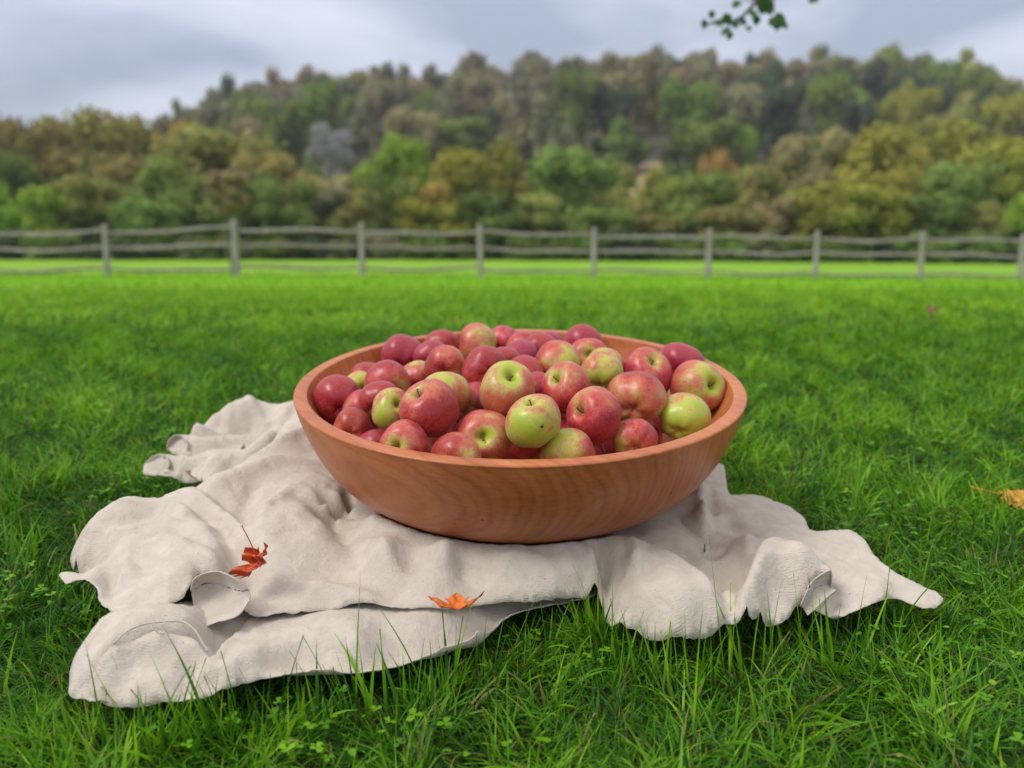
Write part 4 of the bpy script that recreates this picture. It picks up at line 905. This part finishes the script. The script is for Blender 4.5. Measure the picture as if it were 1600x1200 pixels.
# ------------------------------------------------------------------ trees
def crown_np(seed, nleaf, nlobe=16, leaf=.05, tallness=1.0, low_=-.5, bare=False):
    r_ = np.random.default_rng(seed)
    lc, lr = [], []
    for i in range(nlobe):
        a = r_.uniform(0, 6.28); z = r_.uniform(low_, .36); m_ = math.sqrt(max(.02, 1 - (z / .56) ** 2)) * .36
        rr = m_ * math.sqrt(r_.uniform(.1, 1)); lc.append((rr * math.cos(a), rr * math.sin(a), z * tallness)); lr.append(r_.uniform(.11, .19))
    lc.append((0, 0, 0)); lr.append(.27); lc = np.array(lc); lr = np.array(lr)
    k_ = r_.choice(len(lc), nleaf, p=lr ** 2 / (lr ** 2).sum())
    d = r_.normal(size=(nleaf, 3)); d[:, 2] += .25; d /= np.linalg.norm(d, axis=1)[:, None]
    rr = lr[k_] * (1 + r_.normal(0, .10, nleaf) - r_.uniform(0, 1, nleaf) ** 3 * .5)
    c = lc[k_] + d * rr[:, None] * np.array([1, 1, .9])
    nn_ = d + r_.normal(0, .55, (nleaf, 3)); nn_ /= np.linalg.norm(nn_, axis=1)[:, None]
    a = np.cross(nn_, r_.normal(size=(nleaf, 3))); a /= np.linalg.norm(a, axis=1)[:, None]; b_ = np.cross(nn_, a)
    sz_ = leaf * r_.uniform(.5, 1.3, nleaf)[:, None]
    V_ = np.stack([c - a * sz_ * .5, c + b_ * sz_ * .38, c + a * sz_ * .55, c - b_ * sz_ * .38], 1).reshape(-1, 3)
    Q_ = np.arange(nleaf * 4).reshape(-1, 4)
    tint = np.repeat(np.clip(r_.normal(.5, .22, nleaf) + .25 * np.sin(k_ * 2.4), 0, 1), 4)
    # inner dense twigwork so the crown is not see-through everywhere
    vv, qq = [], []
    if not bare:
        for (cx, cy, cz), l_ in zip(lc, lr):
            bmm = bmesh.new(); bmesh.ops.create_icosphere(bmm, subdivisions=1, radius=l_ * .80); o_ = len(V_) + sum(len(x) for x in vv)
            vv.append(np.array([[v.co.x + cx, v.co.y + cy, v.co.z * .9 + cz] for v in bmm.verts])); qq += [[v.index + o_ for v in f_.verts] for f_ in bmm.faces]; bmm.free()
    return V_, Q_, tint, vv, qq
def crown_mesh(name, *a, **k_):
    V_, Q_, tint, vv, qq = crown_np(*a, **k_)
    if vv: VA = np.concatenate([V_] + vv)
    else: VA = V_
    me = bpy.data.meshes.new(name); me.from_pydata([tuple(v) for v in VA], [], [tuple(q) for q in Q_.tolist()] + [tuple(q) for q in qq])
    at = me.attributes.new('tint', 'FLOAT', 'POINT'); at.data.foreach_set('value', np.r_[tint, np.full(len(VA) - len(V_), .45)].astype(np.float32))
    me.update(); return me
def leafmat(name, dark, lite):
    m, t, b = mat(name); ti = attr(t, 'tint').outputs['Fac']; oi = t.nodes.new('ShaderNodeObjectInfo')
    c = ramp(t, ti, [(.15, dark), (.85, lite)])
    h_ = t.nodes.new('ShaderNodeHueSaturation'); t.links.new(c, h_.inputs['Color'])
    t.links.new(mathn(t, 'ADD', mathn(t, 'MULTIPLY', oi.outputs['Random'], .34), .83), h_.inputs['Value'])
    t.links.new(mathn(t, 'ADD', mathn(t, 'MULTIPLY', mathn(t, 'FRACT', mathn(t, 'MULTIPLY', oi.outputs['Random'], 7.3)), .03), .485), h_.inputs['Hue'])
    t.links.new(h_.outputs[0], b.inputs['Base Color']); b.inputs['Roughness'].default_value = .7; b.inputs['Specular IOR Level'].default_value = .15
    tr = t.nodes.new('ShaderNodeBsdfTranslucent'); t.links.new(h_.outputs[0], tr.inputs[0]); mx_ = t.nodes.new('ShaderNodeMixShader'); mx_.inputs[0].default_value = .25
    t.links.new(b.outputs[0], mx_.inputs[1]); t.links.new(tr.outputs[0], mx_.inputs[2]); t.links.new(mx_.outputs[0], t.nodes['Material Output'].inputs[0])
    return m
LM = dict(
    rust=leafmat('rust_foliage', (0.206, 0.188, 0.053), (0.425, 0.375, 0.110)),
    olive=leafmat('olive_foliage', (0.187, 0.191, 0.051), (0.397, 0.392, 0.105)),
    tan=leafmat('tan_foliage', (0.273, 0.234, 0.098), (0.494, 0.429, 0.195)),
    orange=leafmat('orange_foliage', (0.312, 0.215, 0.052), (0.572, 0.390, 0.098)),
    green=leafmat('green_foliage', (0.122, 0.175, 0.037), (0.264, 0.351, 0.072)),
    dark=leafmat('dark_green_foliage', (0.094, 0.137, 0.035), (0.203, 0.272, 0.059)),
    lime=leafmat('lime_foliage', (0.154, 0.242, 0.026), (0.319, 0.473, 0.046)),
    yellow=leafmat('yellow_olive_foliage', (0.182, 0.196, 0.029), (0.396, 0.391, 0.055)),
    sage=leafmat('sage_foliage', (.17, .150, .062), (.35, .315, .125)),
    grey=leafmat('bare_twigs', (.34, .32, .33), (.55, .53, .545)),
    brown=leafmat('brown_foliage', (0.212, 0.178, 0.091), (0.437, 0.372, 0.189)),
    dusk=leafmat('dusky_foliage', (0.153, 0.151, 0.084), (0.328, 0.317, 0.168)),
    shade=leafmat('shade_foliage', (0.057, 0.083, 0.042), (0.120, 0.161, 0.073)))  # darkest green; on the hill its colour stands in for shaded gaps
m_bark, t, b = mat('bark'); n_ = noise(t, texco(t), 4, 4); t.links.new(ramp(t, n_, [(.3, (.06, .048, .038)), (.7, (.13, .11, .09))]), b.inputs['Base Color']); b.inputs['Roughness'].default_value = .95
near_crowns = [crown_mesh('crown', 500 + i, 5200, 26, .050, 1.0, -.56) for i in range(6)]
bare_crown = crown_mesh('crown', 620, 4600, 16, .042, 1.1, -.5, bare=True)
hill_crowns = [crown_mesh('tree', 700 + i, 2400, 15, .060, 1.0, -.5) for i in range(6)]
def trunk_mesh(r0, h, seed):
    random.seed(seed); mb = MB()
    mb.ring_tube([(0, 0, -.6), (0, 0, .3), (.1 * random.uniform(-1, 1), 0, h * .5), (.1, .1 * random.uniform(-1, 1), h)], [r0 * 1.4, r0, r0 * .75, r0 * .4], 8)
    for i in range(6):
        a = i * 1.05 + random.uniform(-.3, .3); z0 = h * random.uniform(.45, .85); l_ = h * random.uniform(.35, .5)
        mb.ring_tube([(0, 0, z0), (l_ * .5 * math.cos(a), l_ * .5 * math.sin(a), z0 + l_ * .4), (l_ * .85 * math.cos(a), l_ * .85 * math.sin(a), z0 + l_ * .95)], [r0 * .4, r0 * .25, r0 * .08], 6)
    return mb
def tree(px, top, wpx, depth, kind, label, ci=0, frac=None, base=None, bare=False, thin=False, cbot=None):
    x = (px - 800) / F * depth; zb = (gz(x, depth) if depth < Y0 else float(hillz(np.array([x]), np.array([depth]))[0])) if base is None else base
    zt = CAM[2] + (388 - top) / F * depth; W = wpx / F * depth * (1.38 if not bare else 1.0); H = zt - zb
    root = empty('tree', (x, depth, zb), label=label, category='tree')
    ch_ = H * .97 if not thin else None
    cb_ = 0.03 * H if cbot is None else (CAM[2] + (388 - cbot) / F * depth - zb)
    ch_ = H - cb_
    mb = trunk_mesh(max(.05, min(.28, W * .035)) if not thin else .045, cb_ + ch_ * .55, int(px)); mb.build('trunk', m_bark, root)
    c = bpy.data.objects.new('crown', (bare_crown if bare else near_crowns[ci % 6])); link(c, root)
    if not c.data.materials: c.data.materials.append(None)
    c.material_slots[0].link = 'OBJECT'; c.material_slots[0].material = LM[kind]
    c.location = (0, 0, cb_ + ch_ * .5); c.scale = (W, W, ch_ / 1.08); c.rotation_euler = (0, 0, ci * 1.3 + px * .01)
    return root
T = [
 (28, 176, 150, 92, 'rust', 'rust olive tree furthest left, tall in the back row'),
 (92, 184, 110, 86, 'rust', 'rust brown tree just left of the first fence post, back row'),
 (140, 174, 110, 94, 'olive', 'olive tree with an orange-brown cast rising over the first fence post'),
 (207, 172, 130, 86, 'rust', 'tall brownish olive tree right of the first fence post, back row'),
 (283, 180, 84, 98, 'orange', 'orange tan crown peeking above the line left of the big muted tree'),
 (345, 182, 176, 76, 'olive', 'broad muted olive tree towering behind the fence post with the small brown tree'),
 (14, 278, 90, 66, 'lime', 'low yellow-green tree at the left edge behind the fence'),
 (60, 240, 110, 72, 'dark', 'dark green tree in front of the leftmost rust trees'),
 (92, 284, 66, 62, 'lime', 'small lime green tree left of the first fence post, front row'),
 (150, 272, 110, 63, 'olive', 'low olive tree behind the first fence post, front row'),
 (215, 232, 110, 71, 'rust', 'mid-height rust tree right of the first fence post'),
 (238, 302, 90, 60, 'green', 'low green tree midway between the first and second fence posts'),
 (290, 244, 116, 66, 'green', 'green-olive tree under the broad muted tree, left of the second post'),
 (440, 236, 112, 72, 'rust', 'rust olive tree right of the broad muted tree'),
 (402, 262, 80, 63, 'dark', 'dark green tree right of the small brown tree, front row'),
 (455, 276, 86, 61, 'dark', 'dark green tree just left of the tan thin tree in the front row'),
 (500, 286, 92, 66, 'dusk', 'dusky olive tree under the grey bare tree'),
 (518, 262, 100, 84, 'tan', 'thin tan tree right below the grey bare tree'),
 (555, 292, 80, 64, 'olive', 'olive tree behind the third fence post, front row'),
 (622, 212, 96, 84, 'lime', 'bright green tall tree right of the grey bare tree'),
 (610, 270, 90, 68, 'green', 'green tree in front of the bright green tall tree'),
 (716, 232, 120, 78, 'yellow', 'yellow olive tree left of the fourth fence post, back row'),
 (690, 306, 110, 62, 'yellow', 'low yellow tree left of the fourth fence post, front row'),
 (664, 270, 80, 70, 'orange', 'orange-tan tree between the bright green tall tree and the yellow ones'),
 (790, 222, 92, 82, 'yellow', 'yellow tan tree right of the fourth fence post, back row'),
 (775, 298, 104, 62, 'dark', 'dark green tree behind the fourth fence post, front row'),
 (888, 222, 116, 74, 'green', 'large mid-green tree left of the fifth fence post'),
 (848, 300, 86, 62, 'olive', 'low olive tree beneath the large mid-green tree'),
 (950, 246, 74, 96, 'olive', 'olive tree behind the fifth fence post, beside the tan field'),
 (935, 316, 96, 61, 'green', 'low green tree behind the fifth fence post'),
 (1030, 262, 60, 122, 'yellow', 'yellowish tree at the upper edge of the tan field'),
 (985, 306, 74, 67, 'olive', 'olive tree hiding the lower edge of the tan field'),
 (1008, 332, 86, 63, 'olive', 'low olive tree in front of the tan field'),
 (1084, 266, 112, 68, 'green', 'round green tree left of the sixth fence post'),
 (1116, 232, 62, 100, 'orange', 'orange tree above the round green tree'),
 (1146, 196, 42, 150, 'lime', 'small bright yellow-green tree on the slope above the sixth fence post'),
 (975, 190, 58, 160, 'green', 'small deep green tree low on the hillside above the fifth post'),
 (1180, 258, 110, 76, 'olive', 'olive tree between the sixth and seventh posts, middle row'),
 (1140, 318, 90, 62, 'olive', 'low olive tree right of the sixth fence post'),
 (1262, 204, 120, 90, 'tan', 'pale tan tree above the seventh fence post'),
 (1200, 300, 90, 64, 'tan', 'low tan tree left of the seventh fence post'),
 (1312, 276, 150, 61, 'yellow', 'spreading yellow-green tree with dark space beneath, right of the seventh post'),
 (1392, 194, 160, 84, 'yellow', 'tall olive yellow tree left of the eighth fence post'),
 (1456, 188, 150, 92, 'yellow', 'tall olive yellow tree above the eighth fence post'),
 (1500, 240, 120, 74, 'green', 'green tree right of the eighth fence post, middle row'),
 (1572, 212, 116, 74, 'yellow', 'olive yellow tree at the right edge, tall'),
 (1592, 292, 92, 60, 'lime', 'low bright green tree at the right edge'),
 (1430, 292, 116, 63, 'green', 'low green tree behind the eighth fence post'),
 (1510, 316, 90, 61, 'olive', 'low olive tree midway between the last two fence posts'),
 (1390, 300, 80, 70, 'olive', 'olive tree just right of the spreading yellow-green tree'),
 (722, 186, 84, 165, 'green', 'deep green round tree on the lower hillside above the fourth post'),
 (575, 345, 80, 64, 'dark', 'small dark tree at the foot of the third fence post'),
]
for i, a in enumerate(T):
    tree(*a[:5], a[5], ci=i)
tree(530, 202, 88, 104, 'grey', 'bare grey leafless tree standing out pale above the treetops', ci=1, bare=True, cbot=285)
tree(367, 266, 56, 24, 'brown', 'small thin brown tree with a bare slender trunk just behind the second fence post', ci=2, thin=True, cbot=332)
# trees off-frame to either side so the line goes on
for i, px in enumerate(list(range(-420, -20, 80)) + list(range(1680, 2080, 80))):
    tree(px, random.uniform(190, 250), 140, random.uniform(66, 90), random.choice(['olive', 'rust', 'green']) if px < 0 else random.choice(['yellow', 'green']), ['nearest', 'second', 'third', 'fourth', 'farthest'][4 - i if px < 0 else i - 5] + ' tree of the woodland edge beyond the ' + ('left' if px < 0 else 'right') + ' end of the view', ci=i)['group'] = 'trees continuing the woodland edge'
# bushes at the foot of the tree line
bushinfo = []
for i in range(43):
    px = 0 + i * 38 + random.uniform(-12, 12); depth = random.uniform(56, 60); x = (px - 800) / F * depth; zb = gz(x, depth)
    kd = random.choice(['dark', 'dark', 'shade', 'green', 'dusk'])
    o = bpy.data.objects.new('bush', near_crowns[i % 6]); link(o, category='bush', group='bushes at the foot of the trees'); bushinfo.append((px, o))
    o.material_slots[0].link = 'OBJECT'; o.material_slots[0].material = LM[kd]
    h_ = random.uniform(1.3, 2.6); o.scale = (random.uniform(2.4, 3.6), 2.4, h_); o.location = (x, depth, zb + h_ * .42); o.rotation_euler = (0, 0, i)
# wooded hillside
WORD = dict(brown='brown', sage='sage brown', dusk='dusky grey-olive', olive='olive', rust='rusty', green='green', shade='shade-dark', tan='pale tan', yellow='yellow-green')
hillinfo = []
random.seed(5)
cand = []
for row in range(19):
    depth = 118 + row * 12.3
    step = 40 if depth > 200 else 50
    px = -60 + (row % 2) * step / 2
    while px < 1680:
        cand.append((px + random.uniform(-14, 14), depth + random.uniform(-6, 6))); px += step * (215 / depth) ** .25 * 1.25
sc_keep = []
for px, depth in cand:
    x = (px - 800) / F * depth; z = float(hillz(np.array([x]), np.array([depth]))[0]); yb = 388 - (z - CAM[2]) / depth * F
    if yb > 290 and not (930 < px < 1180): continue             # hidden by the near trees
    if 925 < px < 1050 and depth < 172: continue              # the field
    if yb > 318: continue
    sc_keep.append((px, depth, x, z, yb))
print('hill candidates', len(sc_keep))
if len(sc_keep) > 290: sc_keep = [s_ for i, s_ in enumerate(sc_keep) if (i * 290) // len(sc_keep) != ((i - 1) * 290) // len(sc_keep)]
for px, depth, x, z, yb in sc_keep:
    rv = random.random()
    if px < 390: kd = random.choice(['green', 'dark', 'olive', 'dusk']) if px > 230 else random.choice(['shade', 'green', 'dusk'])
    elif px > 1240 and yb > 165: kd = random.choice(['yellow', 'olive', 'green', 'olive', 'shade'])
    elif yb > 215: kd = random.choice(['dusk', 'shade', 'green', 'brown', 'dusk'])
    else: kd = random.choices(['brown', 'dusk', 'sage', 'rust', 'tan', 'shade', 'green'], [34, 24, 24, 5, 6, 8, 1])[0]
    if kd == 'dark': kd = 'green'
    W = random.uniform(9.5, 14); H = random.uniform(13, 21) * (.75 if kd in ('tan',) else 1)
    if depth > 290: H = 12.5 + .3 * (H - 13)
    fl = float(np.interp(px, [180, 430], [.62, 1])); W *= .5 + .5 * fl; H *= fl
    o = bpy.data.objects.new('tree', hill_crowns[random.randrange(6)])
    wd = WORD[kd]; link(o, category='tree', group='trees of the wood on the distant hill'); hillinfo.append((o, wd, px, yb, depth))
    if not o.data.materials: o.data.materials.append(None)
    o.material_slots[0].link = 'OBJECT'; o.material_slots[0].material = LM[kd]
    o.scale = (W, W, H); o.location = (x, depth, z + H * .42); o.rotation_euler = (0, 0, random.uniform(0, 6.28))

ORD = ['first', 'second', 'third', 'fourth', 'fifth', 'sixth', 'seventh', 'eighth', 'ninth', 'tenth', 'eleventh', 'twelfth']
cells = {}
for o, wd, px, yb, depth in hillinfo:
    post = min(range(9), key=lambda i: abs(FPX[i + 1] - px)); rowi = min(4, int((depth - 105) / 46))
    cells.setdefault((wd, post, rowi), []).append((px, o))
ROWW = ['at the foot of the hill', 'low on the hill', 'halfway up the hill', 'high on the hill', 'along the hilltop']
for (wd, post, rowi), lst in cells.items():
    lst.sort(key=lambda q: q[0]); m_ = len(lst)
    pre = [''] if m_ == 1 else ['left-hand ', 'right-hand '] if m_ == 2 else [ORD[i] + ' ' for i in range(m_)]
    for (px, o), p_ in zip(lst, pre): o['label'] = f'{p_}{wd} tree {ROWW[rowi]}, in line with the {ORD[post]} fence post'
bb = {}
for px, o in bushinfo:
    bay = sum(1 for q in FPX[1:10] if q < px); bb.setdefault(bay, []).append((px, o))
for bay, lst in bb.items():
    lst.sort(key=lambda q: q[0])
    for i, (px, o) in enumerate(lst): o['label'] = f'{ORD[i]} dark bush beyond the fence, ' + (f'right of the {ORD[bay - 1]} fence post' if bay else 'left of the first fence post')

# ------------------------------------------------------------------ overhanging twig
m_tl, t, b = mat('overhanging_leaf'); n_ = noise(t, texco(t), 20, 2); t.links.new(ramp(t, n_, [(.3, (.025, .075, .018)), (.7, (.06, .16, .03))]), b.inputs['Base Color']); b.inputs['Roughness'].default_value = .5
tr = t.nodes.new('ShaderNodeBsdfTranslucent'); tr.inputs[0].default_value = (.06, .16, .03, 1); mx_ = t.nodes.new('ShaderNodeMixShader'); mx_.inputs[0].default_value = .3
t.links.new(b.outputs[0], mx_.inputs[1]); t.links.new(tr.outputs[0], mx_.inputs[2]); t.links.new(mx_.outputs[0], t.nodes['Material Output'].inputs[0])
DT = 3.4
def at(px, py, dd=0): return CAM + pix(px, py) * (DT + dd)
br = empty('tree_branch', tuple(at(1200, -60)), label='green leafy twig hanging into the top of the sky, right of centre', category='branch')
o_ = Vector(at(1200, -60))
tw = MB()
for pts in ([(1290, -420, .2), (1260, -240, .1), (1215, -90, 0), (1195, -20, 0), (1180, 5, 0), (1160, 26, 0), (1140, 36, 0), (1118, 34, 0), (1102, 40, 0)], [(1195, -20, 0), (1206, 10, 0), (1218, 28, 0)], [(1260, -240, .1), (1275, -90, .05), (1272, -8, 0)], [(1180, 5, 0), (1165, -2, 0), (1152, 6, 0)], [(1140, 36, 0), (1134, 50, 0)]):
    q_ = [tuple(Vector(at(*p)) - o_) for p in pts]; tw.ring_tube(q_, [.012 * (1 - .8 * i / len(q_)) if len(q_) > 5 else .0025 for i in range(len(q_))], 6)
tw.build('twig', m_bark, br)
for (px, py, s_) in ((1192, 8, 22), (1186, -14, 24), (1200, 12, 20), (1176, 22, 15), (1150, 7, 13), (1112, 23, 10), (1100, 38, 12), (1124, 36, 14), (1136, 30, 15), (1148, 38, 15), (1160, 34, 14), (1134, 50, 14), (1140, 56, 10), (1216, 34, 20), (1222, 38, 18), (1208, 36, 15), (1204, -8, 22), (1271, -2, 16), (1190, -40, 24), (1215, -60, 26), (1275, -30, 22), (1182, 32, 12), (1170, 45, 9)):
    r_ = s_ / F * DT * .68; V_ = []; F_ = []
    c0 = Vector(at(px, py, random.uniform(-.06, .06))) - o_
    nrm = Vector((random.uniform(-.5, .5), -1, random.uniform(-.7, .7))).normalized(); ax = Vector((random.uniform(-1, 1), 0, -1)); ax = (ax - nrm * ax.dot(nrm)).normalized(); bx = nrm.cross(ax)
    for i, (u, wd_) in enumerate(((-1, .02), (-.7, .5), (-.25, .82), (.2, .72), (.6, .42), (1, .02))):
        for sg in (-1, 0, 1): V_.append(tuple(c0 + ax * u * r_ + bx * sg * wd_ * r_ + nrm * (abs(sg) * .15 * r_ * wd_)))
    for i in range(5):
        for j in range(2): F_.append((i * 3 + j, i * 3 + j + 1, (i + 1) * 3 + j + 1, (i + 1) * 3 + j))
    mb = MB(); mb.v = V_; mb.f = F_; mb.build('leaf', m_tl, br)

# ------------------------------------------------------------------ haze
hm = bpy.data.materials.new('haze'); hm.use_nodes = True; t = hm.node_tree; t.nodes.clear()
pv = t.nodes.new('ShaderNodeVolumePrincipled'); pv.inputs['Color'].default_value = (.86, .90, 1, 1); pv.inputs['Density'].default_value = 0.00038; pv.inputs['Anisotropy'].default_value = 0.1
t.links.new(pv.outputs[0], t.nodes.new('ShaderNodeOutputMaterial').inputs['Volume'])
bm = bmesh.new(); bmesh.ops.create_cube(bm, size=1); me = bpy.data.meshes.new('haze'); bm.to_mesh(me); bm.free(); me.materials.append(hm)
hz_ = link(bpy.data.objects.new('haze', me), kind='stuff'); hz_.scale = (3400, 1100, 122); hz_.location = (0, 500, 51)
